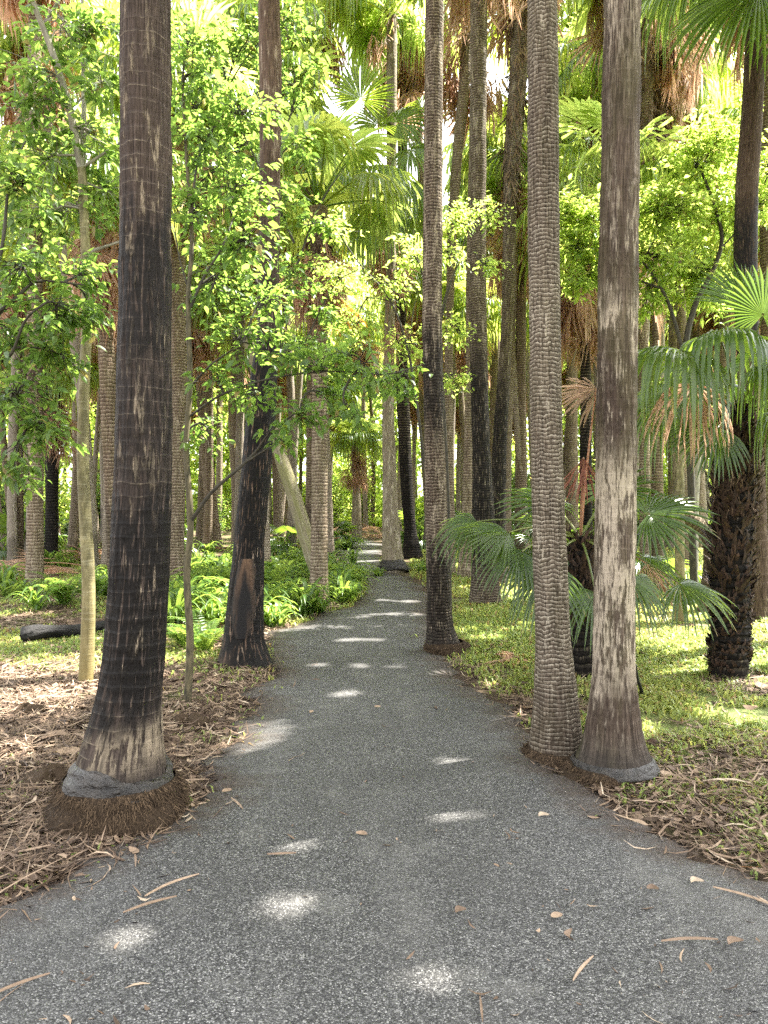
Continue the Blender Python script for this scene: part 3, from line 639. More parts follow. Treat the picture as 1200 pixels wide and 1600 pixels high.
# ---- palms of the middle distance: label, rows, depth, height, bark, crown, skirt
GP = 'ringed palms in the middle distance'
MID = [
 ('shaggy-topped slender palm with a beard of pale fibre, right of the scorched grey palm', [(0, 800, 826), (120, 796, 824), (240, 787, 813), (300, 787, 808), (500, 784, 802), (700, 769, 791), (850, 766, 790), (915, 764, 794)], 14, 12.6, 'F', crd(), skd(nf=30)),
 ('thin curving palm showing between the slim mottled palm and the scorched grey palm', [(0, 727, 741), (50, 722, 738), (140, 716, 734), (250, 706, 722), (350, 699, 714), (500, 696, 708), (700, 692, 708), (880, 690, 712)], 16, 12.3, 'ring', crd(), skd(nf=44, L=1.1)),
 ('coarsely ringed tan palm standing just left of the scorched grey palm', [(0, 738, 750), (440, 728, 740), (600, 728, 741), (800, 722, 740), (880, 716, 744), (907, 713, 748)], 15.3, 13.0, 'ring', crd(), skd()),
 ('pale patchy palm on a swollen grey foot at the bend of the path', [(50, 604, 620), (200, 604, 620), (430, 603, 618), (640, 597, 615), (800, 598, 622), (860, 597, 628), (898, 594, 636)], 17.1, 12.9, 'pale', crd(), skd(nf=40)),
 ('dark curving palm just right of the pale patchy palm at the bend', [(0, 621, 636), (170, 622, 637), (500, 618, 634), (640, 620, 640), (760, 626, 645), (830, 632, 650), (873, 628, 662)], 21, 15.0, 'black', crd(), skd(nf=44, L=1.2)),
 ('ringed palm rising from the lush fern bank left of the path', [(330, 484, 512), (460, 487, 513), (600, 488, 512), (800, 487, 511), (880, 485, 512), (930, 484, 514), (952, 480, 521)], 11.8, 6.3, 'ring', crd(nf=22, R=.95, L=1.2), skd(nf=16, L=.6, R=.7, down=(0, .8))),
 ('thinner ringed palm touching the left side of the fern bank palm', [(0, 472, 490), (200, 474, 491), (500, 480, 494), (870, 477, 496)], 18, 14.2, 'ring2', crd(), skd(nf=46, L=1.2)),
 ('palm with pale ringed bark behind the forked sapling, beside the short black palm', [(0, 46, 64), (100, 44, 62), (300, 42, 64), (600, 44, 67), (800, 43, 67), (900, 41, 68), (935, 38, 70)], 12.9, 12.6, 'ring', crd(), skd()),
 ('short black palm with brown drooping skirt behind the pale ringed palm', [(640, 70, 93), (700, 71, 92), (800, 72, 90), (860, 70, 90), (888, 67, 93)], 18.5, 4.6, 'black', crd(nf=20, R=.8, L=.9), skd(nf=24, L=.6, R=.7)),
 ('reddish-skirted tall palm leaning at the far left edge', [(0, 30, 46), (100, 33, 46), (600, 22, 36), (870, 18, 36)], 17, 13.0, 'ring2', crd(), skd(nf=44, L=1.2)),
 ('palm with a brown skirt half hidden behind the thick scorched palm', [(330, 148, 170), (450, 150, 172), (600, 156, 182), (800, 166, 190), (930, 170, 202)], 12.5, 6.6, 'ring2', crd(nf=24, R=.9, L=1.1), skd(nf=26, L=.7, R=.8)),
 ('ringed tan palm peeping out right of the thick scorched palm', [(200, 266, 286), (530, 268, 292), (700, 266, 290), (850, 262, 287), (925, 257, 291)], 14, 8.8, 'ring', crd(), skd(nf=30)),
 ('tall palm bending over, between the dark thin sapling and the thick scorched palm', [(0, 328, 345), (130, 326, 344), (560, 304, 325), (700, 312, 331), (800, 322, 341), (860, 323, 348)], 24, 18.4, 'ring', crd(R=1.2), skd(nf=46, L=1.4, R=1.1)),
 ('ringed palm just left of the charred leaning palm', [(330, 360, 376), (500, 360, 376), (700, 362, 379), (830, 362, 381), (868, 359, 385)], 22, 10.2, 'ring', crd(), skd(nf=30)),
 ('short pale-footed palm at the far end of the path by the frond heap', [(690, 549, 561), (760, 551, 563), (832, 549, 566)], 30, 3.9, 'pale', crd(nf=22, R=.9, L=.9), skd(nf=14, L=.6, R=.7)),
 ('palm with a shaggy peeling top behind the thick peeling palm', [(0, 1003, 1022), (150, 1001, 1020), (280, 1000, 1018), (500, 998, 1012), (860, 1000, 1017)], 15, 12.6, 'ring', crd(), skd(nf=40, L=1.2)),
 ('palm with bearded brown leaf bases, next right of the shaggy peeling-topped palm', [(0, 1024, 1048), (160, 1024, 1041), (300, 1018, 1030), (600, 1020, 1034), (865, 1017, 1037)], 16, 13.2, 'ring2', crd(), skd(nf=50, L=1.4)),
 ('smooth dark palm with black scorched side at the right edge of the grove', [(-40, 1170, 1200), (130, 1163, 1193), (300, 1150, 1183), (430, 1147, 1181), (600, 1155, 1186), (830, 1165, 1197), (980, 1158, 1207)], 10, 9.2, 'W', crd(nf=16), None),
 ('brown ringed palm cut off by the right edge behind the shaggy young palm', [(300, 1188, 1214), (600, 1190, 1216), (925, 1186, 1222)], 13.5, 12.0, 'ring2', crd(), skd()),
 ('palm with glossy green fans showing on both sides of the peeling palm', [(290, 958, 974), (600, 958, 974), (900, 955, 977)], 13, 7.0, 'ring', crd(nf=26, R=1.0, L=1.2), skd(nf=14)),
 ('tall palm with light green crown between the woven and the peeling palm', [(60, 888, 902), (400, 886, 900), (850, 884, 904)], 22, 15.6, 'ring', crd(R=1.2), skd(nf=40)),
 ('palm with brown hanging skirt just left of the basket-woven palm', [(330, 806, 822), (600, 806, 822), (865, 804, 824)], 20, 9.6, 'ring2', crd(), skd(nf=40, L=1.2)),
 ('palm with tattered brown skirt between the woven and peeling trunks', [(400, 908, 924), (600, 907, 923), (880, 905, 926)], 17, 7.4, 'black', crd(nf=28), skd(nf=40, L=1.0)),
 ('far palm with wide brown skirt right of the bearded palm, above the lime-green tree', [(60, 1078, 1096), (400, 1080, 1098), (845, 1078, 1100)], 25, 15.2, 'ring', crd(nf=36, R=1.25, el=(-.1, 1.3)), skd(nf=50, L=1.4, R=1.2, down=(-.2, 2.0))),
 ('far palm just left of the smooth dark palm, rising behind the lime-green tree', [(120, 1124, 1140), (400, 1122, 1138), (845, 1120, 1140)], 23, 12.4, 'ring2', crd(nf=36, R=1.25, el=(-.2, 1.3)), skd(nf=40, L=1.2, R=1.1)),
 ('far palm with loose green crown between the bearded palm and the right edge', [(200, 1046, 1060), (845, 1044, 1062)], 27, 13.0, 'ring', crd(nf=36, R=1.25, el=(-.2, 1.3)), skd(nf=44, L=1.2, R=1.1)),
 ('far palm with brown skirt between the thin curving palm and its shaggy-topped neighbour', [(100, 768, 780), (845, 764, 782)], 27, 14.2, 'ring', crd(nf=34, R=1.2, el=(-.1, 1.3)), skd(nf=46, L=1.3, R=1.1, down=(-.2, 1.6))),
 ('palm stem hidden behind the pale patchy palm, topped with big glossy fans', [(300, 603, 615), (500, 604, 616), (700, 602, 616), (865, 600, 618)], 19, 9.0, 'ring', None, skd(nf=16, L=.6, R=.8)),
]
seedn = 100
for lab, rows, d, H, bk, cr, sk in MID:
    seedn += 7
    rt, bs, cv = palm('palm_tree', lab, rows, d, H, B[bk], GP, 30, .05, .002, .012, .10, .03, seedn, cr, sk)
    if 'beard of pale' in lab: shag(rt, bs, cv, 7.2, 11.5, 700, .42, M['fibre'], 5)
    if 'shaggy peeling' in lab: shag(rt, bs, cv, 7.6, 12.4, 700, .45, M['fibre'], 6)
    if 'bearded brown' in lab: shag(rt, bs, cv, 8.2, 13, 700, .45, M['fibre'], 7)
    if 'fern bank left' in lab: shag(rt, bs, cv, 4.6, 6.2, 260, .4, M['fibre_dark'], 8)
    if 'short black palm' in lab: shag(rt, bs, cv, 3.0, 4.5, 200, .4, M['fibre_dark'], 8)
    if 'swollen grey foot at' in lab: collar(rt, bs, cv, .26, .02, .07, M['collar'], 33, 40, .05)
    if 'glossy fans' in lab and 'hidden' in lab: ZROOT, ZB = rt, bs
    if 'fern bank left' in lab: KROOT, KB = rt, bs
    if 'swollen grey foot at' in lab: IROOT, IB = rt, bs
    if 'smooth dark palm' in lab: WROOT, WB = rt, bs

# leaning pale trunk
lp = smooth_path([P(518, 935, 13.2), P(497, 890, 13.2), P(482, 850, 13.3), P(456, 765, 13.5), P(436, 705, 13.7), P(405, 600, 14.2), P(385, 520, 14.8)], 40)
mb = MB(); tube(mb, lp, np.linspace(.165, .10, len(lp)), 26)
rt = empty('leaning_tree', lp[0], 'pale mossy trunk leaning steeply away behind the fern bank palm', 'tree')
mb.build('trunk', B['lean'], rt, lp[0])
LEANROOT, LEANTOP = rt, lp[-1]

# ---- palms with single visible fronds
def fronds(root, base, origin, d0, specs, mat=None, seg=38, pw=.011, lift=.15, k=1.0, split=.60):
    """specs: hub px, hub py, depth, blade direction, blade normal, R, droop, spread, dead-material or None"""
    for px, py, dd, dv, nv, R, droop, spread, dm in specs:
        dd *= k; R *= k; hub = P(px, py, dd); mb = MB()
        blade(mb, hub, dv, nv, R, seg if not dm else 30, spread, split if not dm else .45, droop * (.75 if split < .5 else 1), .15 if not dm else .3, 8, dead=bool(dm), tipd=.25)
        f = mb.build('frond' if not dm else 'dead_frond', M[dm] if dm else (mat or M['fan']), root, base, smooth=False)
        mb = MB(); petiole(mb, origin, hub, lift, pw); mb.build('petiole', M['petiole'] if not dm else M['dead'], f, base)

cam = np.array([0, -1, .15])
o = P(606, 320, 17)
fronds(ZROOT, ZB, o, 19, [
    (563, 155, 18.4, (.12, -.1, 1), (-.1, -1, .15), 1.15, .05, 2.3, None), (622, 192, 18.3, (.9, -.2, .45), (-.3, -1, .35), 1.0, .25, 2.2, None), (528, 205, 18.4, (-.7, -.2, .55), (.3, -1, .3), .95, .25, 2.2, None),
    (640, 232, 18.2, (.75, -.4, -.35), (.1, -1, .5), 1.0, .3, 2.3, None), (510, 242, 17.4, (-.9, -.3, -.05), (.2, -1, .6), 1.05, .35, 2.2, None), (545, 262, 17.9, (-.5, -.6, -.5), (0, -.6, 1), 1.15, .8, 2.1, None),
    (640, 285, 18, (.75, -.4, -.5), (0, -.6, 1), 1.15, .7, 2.1, None), (600, 335, 17.8, (.1, -.6, -.8), (0, -.8, .6), 1.1, .7, 2.0, None), (650, 330, 18.3, (.6, -.3, -.8), (.3, -.8, .6), 1.05, .6, 2.0, None),
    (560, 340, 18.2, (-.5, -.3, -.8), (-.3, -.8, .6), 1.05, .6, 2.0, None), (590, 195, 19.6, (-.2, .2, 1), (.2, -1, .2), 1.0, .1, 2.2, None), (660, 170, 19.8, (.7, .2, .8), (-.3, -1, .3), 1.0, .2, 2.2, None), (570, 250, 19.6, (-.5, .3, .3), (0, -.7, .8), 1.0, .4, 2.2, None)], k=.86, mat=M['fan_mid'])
o = P(1190, 0, 10); o[2] = 9.1
fronds(WROOT, WB, o, 10, [
    (1185, -25, 8.4, (-.50, -.25, -.62), (-.45, -1, .55), 1.25, .22, 1.9, None), (1255, -20, 8.6, (.1, -.3, -.9), (.2, -1, .3), 1.2, .2, 1.7, None), (1100, -60, 9.5, (-.7, .1, -.3), (-.2, -.8, .9), 1.2, .5, 1.9, None)], seg=52)

fronds(KROOT, KB, P(500, 345, 11.8), 11.8, [(530, 465, 11.5, (.12, -.2, -1), (0, -1, .2), .62, 0., .75, 'dead_orange'), (478, 470, 11.6, (-.15, -.2, -1), (0, -1, .2), .6, 0., .6, 'dead'), (512, 400, 11.4, (.05, -.2, -1), (0, -1, .2), .6, 0., .5, 'dead')], lift=.1)
fronds(IROOT, IB, P(612, 420, 17), 17, [(604, 520, 16.6, (-.1, -.2, -1), (0, -1, .2), .85, 0., .6, 'dead'), (620, 500, 16.7, (.3, -.2, -1), (0, -1, .2), .8, 0., .6, 'dead')], lift=.1)
rt, bs, cv = palm('young_palm', 'shaggy young palm with dark fibrous leaf bases and drooping silver-green fans', [(640, 1132, 1166), (690, 1128, 1174), (720, 1122, 1180), (800, 1119, 1174), (900, 1113, 1168), (980, 1115, 1170), (1030, 1112, 1167), (1070, 1105, 1162)],
                  6.8, 2.5, B['black'], sides=60, step=.02, rib=.006, ringa=.022, ringp=.06, lump=.05, seed=71)
shag(rt, bs, cv, .75, 2.45, 900, .20, M['fibre_dark'], 15, 'leaf_bases', (.008, .024), .7, False)
shag(rt, bs, cv, 1.55, 2.35, 260, .16, M['fibre'], 16, 'fibre_skirt', (.003, .010), .6)
shag(rt, bs, cv, .05, .8, 500, .07, M['fibre_dark'], 17, 'leaf_scars', (.010, .022), .9, False)
o = P(1152, 650, 6.8)
fronds(rt, bs, o, 6.8, [
    (1062, 548, 6.2, (-.55, -.5, .0), (-.1, -.35, 1), .78, .75, 2.3, None), (1192, 492, 6.5, (.15, -.1, .95), (0, -1, .2), .50, .05, 2.5, None), (1128, 535, 6.1, (-.15, -.8, .2), (0, -.2, 1), .72, .8, 2.2, None),
    (1122, 668, 6.4, (-.8, -.3, -.45), (-.2, -1, .5), .50, .2, 2.0, None), (1040, 615, 6.9, (-.8, .1, -.4), (-.2, -.7, .8), .62, .6, 2.1, None), (1215, 640, 6.5, (.8, -.3, -.4), (.2, -.7, .8), .65, .6, 2.1, None),
    (1165, 480, 7.2, (-.05, .3, 1), (0, -1, .3), .62, .05, 1.2, None), (1205, 560, 6.2, (.6, -.6, .2), (0, -.4, 1), .7, .7, 2.2, None), (1100, 585, 7.3, (-.6, .5, .4), (0, .2, 1), .7, .6, 2.2, None), (1085, 600, 6.3, (-.5, -.5, -.6), (-.3, -.8, .6), .55, .6, 1.6, 'dead'), (1180, 560, 7.4, (.4, .6, .6), (0, .3, 1), .7, .4, 2.2, None), (1140, 600, 7.3, (-.2, .7, .5), (0, .3, 1), .7, .5, 2.2, None)], pw=.009)

rt, bs, cv = palm('young_palm', 'low fan palm on a short black trunk between the woven and peeling palms', [(840, 893, 925), (930, 889, 927), (1000, 890, 926), (1080, 893, 931)],
                  6.6, 1.30, B['black'], sides=48, step=.02, rib=.006, ringa=.018, ringp=.05, lump=.05, seed=81)
shag(rt, bs, cv, .5, 1.28, 300, .2, M['fibre_dark'], 19, 'leaf_bases', (.008, .02), .8, False)
o = P(907, 842, 6.6)
fronds(rt, bs, o, 6.6, [
    (795, 832, 6.0, (-.95, -.35, .12), (-.05, -.55, 1), .52, .16, 1.4, None), (745, 815, 6.3, (-.85, -.3, -.35), (-.1, -.7, .9), .46, .4, 1.7, None), (815, 862, 5.9, (-.7, -.5, -.4), (-.2, -.8, .7), .46, .4, 1.7, None),
    (1012, 803, 6.2, (.95, -.25, .12), (0, -.75, .9), .60, .16, 2.1, None), (1062, 912, 6.0, (.8, -.45, -.25), (.1, -.5, 1), .52, .38, 1.9, None), (930, 925, 5.9, (-.2, -.6, -.6), (0, -.7, .8), .42, .5, 1.8, None),
    (985, 905, 5.9, (.3, -.6, -.6), (0, -.7, .8), .44, .5, 1.8, None), (858, 890, 5.9, (-.5, -.5, -.7), (-.2, -.8, .6), .50, .5, 1.9, None), (960, 770, 7.1, (.5, .4, .7), (-.2, -.7, .7), .6, .2, 2.2, None), (860, 790, 7.1, (-.6, .4, .5), (.2, -.7, .8), .6, .3, 2.2, None),
    (1005, 870, 6.7, (.9, .1, -.2), (0, -.4, 1), .55, .6, 2.0, None),
    (932, 607, 6.4, (-.75, -.3, -.5), (-.3, -1, .4), .40, .1, 2.0, 'dead'), (912, 715, 6.1, (-.05, -.3, -.9), (0, -1, .2), .42, .0, .7, 'dead_maroon'), (1010, 880, 6.3, (.2, -.2, -.9), (0, -1, .2), .45, .1, .9, 'dead')], pw=.009, seg=30, split=.46)

# ---------------------------------------------------------------- broadleaf trees
def leaves(mb, p, d, n, ln, wd, rnd, droop=.15):
    p = np.asarray(p); d = unit(d); s = unit(np.cross(d, n)); n = np.cross(s, d)
    ln = np.asarray(ln)[:, None]; wd = np.asarray(wd)[:, None]
    up = n * wd * .16; dz = np.array([0, 0, -1.]) * ln * droop
    b = p; m1 = p + d * ln * .36 + dz * .1; m2 = p + d * ln * .70 + dz * .45; tip = p + d * ln + dz
    V = np.stack([b, m1 + s * wd * .5 + up, m2 + s * wd * .36 + up, tip, m2 - s * wd * .36 + up, m1 - s * wd * .5 + up, m1, m2], 1)
    f = np.array([[0, 1, 6], [0, 6, 5], [6, 1, 2], [6, 2, 7], [6, 7, 4], [6, 4, 5], [7, 2, 3], [7, 3, 4]])
    k = np.arange(len(p))[:, None, None] * 8
    r8 = np.repeat(rnd, 8)
    mb.add(V.reshape(-1, 3), (k + f[None]).reshape(-1, 3), rnd=r8, tip=np.repeat(np.where(np.random.default_rng(len(p)).random(len(p)) < .02, .75, 0.), 8))

def broadleaf(name, label, stems, blobs, leafmat, twigmat, stemmat, lsize=.10, cat='tree', group=None, seed=1, per=9, d0=None, wratio=.5, loc=None, dens=2.1):
    """stems: list of (points, r0, r1); blobs: (centre, (rx, ry, rz), twigs)"""
    r = np.random.default_rng(seed)
    base = np.asarray(stems[0][0][0], float)
    root = empty(name, base if loc is None else loc, label, cat, group)
    mt, mbr, ml = MB(), MB(), MB(); nodes = []
    for k, (pts, r0, r1) in enumerate(stems):
        sp = smooth_path(pts, 36) if len(pts) > 2 else np.linspace(pts[0], pts[-1], 12)
        tube(mt if k == 0 else mbr, sp, np.linspace(r0, r1, len(sp)), 14 if r0 > .02 else 7)
        nodes.append(sp[len(sp) // 4:] if k == 0 else sp)
    nodes = np.vstack(nodes)
    for c, rad, nt in blobs:
        nt = int(nt * dens)
        c = np.asarray(c, float); rad = np.asarray(rad, float) * 1.4
        near = nodes[np.argmin(((nodes - c) ** 2).sum(1) + .3 * np.clip(nodes[:, 2] - c[2], 0, 9) ** 2)]
        mid = (near + c) / 2 + r.normal(0, .08, 3) + np.array([0, 0, .08]); bough = bez(near, mid, c, 10)
        tube(mbr, bough, np.linspace(.011, .005, 10), 5)
        bn = bough[3:]
        e = r.normal(0, 1, (nt, 3)); e = unit(e) * (r.random((nt, 1)) ** .36) * rad
        for q in c + e:
            st = bn[r.integers(len(bn))]
            tw = bez(st, (st + q) / 2 + r.normal(0, .1, 3) * rad.mean() + np.array([0, 0, .05]), q, 7)
            tube(mbr, tw, np.linspace(.0042, .0016, 7), 3)
            m = r.poisson(per * 1.15) + 2
            t = 1 - r.random(m) * r.uniform(.4, .8); ii = np.minimum((t * 6).astype(int), 5); fr = (t * 6 - ii)[:, None]
            p = tw[ii] * (1 - fr) + tw[ii + 1] * fr + r.normal(0, .03, (m, 3)); td = unit(tw[ii + 1] - tw[ii])
            sd = unit(np.cross(td, [0, 0, 1.]) + 1e-6) * np.where(np.arange(m) % 2, 1, -1)[:, None]
            d = td * .55 + sd * .8 + r.normal(0, .4, (m, 3)) + np.array([0, 0, -.1])
            n = np.array([0, 0, 1.]) + r.normal(0, .42, (m, 3))
            ln = lsize * .80 * r.uniform(.45, 1.3, m)
            leaves(ml, p + sd * .01, d, n, ln, ln * wratio * r.uniform(.85, 1.15, m), np.clip(r.normal(.45, .22, m), 0, 1), r.uniform(.05, .35))
    mt.build('trunk', stemmat, root, base); mbr.build('branches', twigmat, root, base); ml.build('foliage', leafmat, root, base)
    return root

def bl(px, py, d, rpx, n, ry=None):
    r = rpx * d / F; return (P(px, py, d), (r, ry or r * .9, r * .75), n)
def pp(d, *pts): return [P(a, b, d) for a, b in pts]

g0 = G(133, 1072); D = g0[1]
broadleaf('forked_sapling', 'slim olive-barked sapling that forks high up, left of the thick scorched palm',
          [([P(133, 1075, D), P(137, 1000, D), P(138, 900, D), P(130, 740, D), P(131, 620, D), P(136, 480, D), P(130, 300, D), P(127, 258, D)], .064, .034),
           ([P(127, 262, D), P(110, 175, D - .1), P(85, 90, D - .2), P(62, 30, D - .3), P(38, -30, D - .4)], .036, .018), ([P(128, 258, D), P(131, 180, D + .2), P(130, 100, D + .3), P(128, -20, D + .4)], .028, .012),
           ([P(68, 38, D), P(92, 0, D), P(110, -40, D)], .016, .008), ([P(134, 395, D), P(165, 385, D + .1), P(205, 372, D + .1)], .018, .008), ([P(128, 262, D), P(165, 238, D), P(200, 215, D - .1)], .016, .007), ([P(108, 172, D), P(140, 145, D), P(190, 125, D)], .010, .004)],
          [bl(110, 60, D, 70, 26), bl(160, 130, D - .2, 55, 22), bl(60, 130, D - .2, 60, 22), bl(150, 210, D, 60, 22), bl(60, 250, D, 70, 26), bl(25, 190, D, 50, 16), bl(170, 300, D + .2, 45, 16), bl(90, 330, D, 60, 20), bl(150, 40, D, 40, 16), bl(30, 330, D, 45, 14)],
          M['leaf'], M['twig_grey'], M['sapling'], .112, seed=3, per=7, dens=1.35)
D = 5.6
broadleaf('leafy_sapling', 'dark-branched leafy sapling spreading in from the far left edge',
          [([P(-140, 1110, D), P(-120, 800, D), P(-90, 600, D), P(-40, 520, D)], .05, .02), ([P(-40, 520, D), P(20, 470, D), P(60, 440, D), P(130, 445, D)], .018, .007), ([P(-60, 570, D), P(10, 560, D - .1), P(40, 500, D - .2), P(75, 470, D - .2)], .016, .006), ([P(-50, 530, D), P(0, 400, D), P(15, 280, D), P(40, 220, D)], .018, .006), ([P(-90, 640, D), P(0, 620, D), P(60, 660, D)], .012, .004)],
          [bl(30, 420, D, 70, 26), bl(90, 500, D, 60, 22), bl(20, 520, D, 55, 18), bl(30, 620, D, 55, 20), bl(70, 680, D, 40, 14), bl(20, 740, D, 40, 12), bl(25, 300, D, 60, 20), bl(130, 430, D + .3, 45, 14), bl(100, 560, D + .2, 40, 12), bl(130, 500, D+.3, 40, 12)],
          M['leaf'], M['twig_dark'], M['twig_dark'], .105, seed=4, per=7, dens=1.5)
g0 = G(293, 1097); D = g0[1]
broadleaf('thin_sapling', 'thin dark-stemmed sapling with long arching side branch in front of the charred leaning palm',
          [([P(293, 1100, D), P(297, 1000, D), P(292, 900, D), P(298, 815, D), P(291, 700, D), P(297, 600, D), P(294, 470, D), P(300, 380, D), P(292, 250, D), P(285, 130, D)], .032, .012),
           ([P(298, 815, D), P(330, 770, D - .1), P(375, 730, D - .2), P(400, 705, D - .2), P(425, 672, D - .3), P(470, 640, D - .4)], .017, .006), ([P(385, 722, D - .2), P(420, 700, D - .3), P(445, 690, D - .3)], .009, .004),
           ([P(297, 605, D), P(330, 570, D - .2), P(380, 535, D - .4)], .011, .005), ([P(297, 650, D), P(350, 615, D - .2), P(430, 590, D - .4), P(520, 580, D - .5), P(600, 585, D - .5), P(660, 570, D - .5)], .010, .004),
           ([P(298, 480, D), P(320, 430, D), P(345, 390, D), P(365, 340, D + .2)], .013, .006), ([P(296, 420, D), P(310, 250, D), P(360, 170, D + .1), P(410, 140, D + .1)], .011, .005), ([P(300, 470, D), P(280, 400, D), P(270, 330, D)], .008, .004)],
          [bl(330, 120, D, 65, 26), bl(300, 50, D, 60, 22), bl(390, 180, D, 60, 26), bl(320, 230, D, 60, 26), bl(370, 290, D, 65, 26), bl(310, 350, D, 55, 20), bl(390, 380, D - .1, 60, 22), bl(330, 450, D, 60, 20), bl(420, 470, D - .2, 55, 20), bl(370, 530, D - .3, 55, 18), bl(440, 545, D - .4, 50, 16),
           bl(490, 575, D - .5, 45, 13), bl(560, 570, D - .6, 48, 13), bl(620, 595, D - .3, 38, 11), bl(520, 620, D - .2, 40, 9), bl(475, 650, D - .5, 40, 10), bl(430, 690, D - .3, 35, 7), bl(550, 655, D - .6, 34, 7), bl(345, 600, D - .2, 45, 12), bl(585, 610, D + .2, 36, 8), bl(400, 620, D - .3, 40, 9), bl(330, 680, D, 40, 7)],
          M['leaf'], M['twig_dark'], M['twig_olive'], .095, seed=5, per=7, dens=1.25)
D = 9.0
broadleaf('bushy_tree', 'bushy small tree with bright leaves behind the charred leaning palm',
          [([P(378, 985, D), P(388, 800, D), P(408, 620, D), P(425, 400, D), P(440, 200, D)], .035, .015), ([P(462, 420, D), P(500, 320, D), P(540, 260, D)], .014, .005), ([P(460, 380, D), P(400, 250, D), P(350, 150, D)], .015, .006), ([P(465, 560, D), P(520, 450, D), P(560, 420, D)], .012, .005)],
          [bl(460, 120, D, 45, 20), bl(470, 230, D - .3, 30, 10), bl(440, 320, D, 50, 20), bl(490, 350, D, 30, 12), bl(460, 430, D, 50, 20), bl(510, 490, D, 35, 12), bl(340, 90, D, 60, 24), bl(300, 170, D, 55, 22), bl(390, 60, D, 50, 22), bl(350, 250, D + .2, 60, 24), bl(300, 300, D + .3, 55, 20), bl(450, 30, D, 45, 18), bl(470, 540, D, 50, 20), bl(340, 400, D + .4, 55, 20)],
          M['leaf'], M['twig_dark'], M['twig_dark'], .12, seed=6, per=7, dens=1.5)
D = 9.4
broadleaf('thin_sapling', 'wiry sapling with sparse lime leaves left of the slim mottled palm',
          [([P(690, 950, D + .6), P(660, 700, D), P(640, 560, D), P(610, 470, D), P(560, 410, D), P(520, 350, D)], .022, .006), ([P(640, 560, D), P(645, 490, D), P(660, 430, D)], .008, .003), ([P(610, 470, D), P(560, 460, D), P(530, 440, D)], .007, .003)],
          [bl(530, 430, D, 45, 14), bl(600, 450, D, 45, 14), bl(645, 400, D, 40, 12), bl(560, 520, D, 40, 12), bl(640, 540, D, 40, 12), bl(520, 360, D, 40, 12)],
          M['leaf_lime'], M['twig_dark'], M['twig_dark'], .085, seed=7, per=7)
D = 10
broadleaf('thin_sapling', 'wiry sapling with feathery lime leaves between the slim mottled and scorched grey palms',
          [([P(704, 960, D), P(700, 760, D), P(690, 560, D), P(692, 480, D), P(712, 420, D), P(730, 360, D), P(735, 310, D)], .022, .006), ([P(692, 490, D), P(720, 520, D), P(726, 560, D)], .006, .003), ([P(692, 489, D), P(713, 420, D), P(745, 390, D), P(770, 370, D)], .007, .003)],
          [bl(715, 345, D, 30, 16), bl(770, 330, D - .2, 32, 14), bl(700, 400, D, 30, 12), bl(715, 520, D, 32, 14), bl(710, 600, D, 30, 12), bl(770, 420, D, 28, 8)],
          M['leaf_lime'], M['twig_dark'], M['twig_dark'], .075, seed=8, per=8)
D = 11.3
broadleaf('lime_tree', 'sunlit lime-green small tree with crooked dark limbs right of the peeling palm',
          [([P(1085, 940, D), P(1078, 700, D), P(1070, 560, D), P(1085, 480, D), P(1115, 420, D), P(1128, 370, D), P(1112, 310, D), P(1095, 265, D)], .06, .018), ([P(1070, 560, D), P(1045, 475, D), P(1020, 430, D), P(1003, 408, D)], .030, .014), ([P(1003, 408, D), P(1020, 380, D), P(1030, 360, D)], .012, .005), ([P(1030, 450, D), P(960, 420, D + .2), P(905, 370, D + .2)], .018, .006), ([P(1120, 395, D), P(1160, 350, D), P(1190, 300, D)], .016, .006)],
          [bl(1090, 255, D, 50, 34), bl(1120, 210, D, 55, 34), bl(1060, 330, D, 60, 40), bl(1110, 350, D + .3, 50, 30), bl(1030, 400, D, 50, 34), bl(1080, 430, D + .4, 55, 34), bl(1120, 460, D + .4, 50, 28), bl(930, 330, D, 50, 34), bl(900, 390, D, 45, 30), bl(950, 400, D, 45, 28), bl(905, 440, D, 40, 22), bl(1020, 320, D, 45, 30), bl(1190, 330, D, 45, 26), bl(1200, 250, D, 50, 24), bl(1010, 470, D + .3, 45, 22), bl(1150, 280, D + .6, 45, 22), bl(880, 330, D, 35, 18)],
          M['leaf_lime'], M['twig_dark'], M['twig_dark'], .125, seed=9, per=9)
LEANF = MB()
# slim stems on the right lawn
for k, (lab, pts, d, r0, r1, m) in enumerate([
        ('thin pole sapling with mustard-coloured foot on the right lawn', [(1063, 978), (1062, 850), (1063, 700), (1058, 600)], 9.7, .075, .03, 'sapling'),
        ('thin silver-grey sapling right of the mustard-footed pole', [(1085, 905), (1086, 800), (1090, 720), (1094, 600)], 13.5, .07, .05, 'twig_grey')]):
    pl_ = smooth_path(pp(d, *pts), 24); mb = MB(); tube(mb, pl_, np.linspace(r0, r1, len(pl_)), 14)
    broadleaf('thin_sapling', lab, [(pp(d, *pts), r0, r1)], [bl(pts[-1][0] + q, pts[-1][1] + w, d, 38, 10) for q, w in ((0, 0), (-30, 40), (30, 50))], M['leaf_lime'], M['twig_dark'], M[m], .09, seed=30 + k, per=7)
mb = MB()
ds = smooth_path(pp(10.6, (1105, 972), (1107, 930), (1112, 880), (1108, 840), (1085, 815), (1060, 800)), 30)
tube(mb, ds, np.interp(np.arange(len(ds)), [0, 4, len(ds) - 1], [.22, .12, .10]), 16)
rt = empty('bent_tree', ds[0], 'dark bent stem with flared foot behind the shaggy young palm', 'tree'); mb.build('trunk', B['ring2'], rt, ds[0])

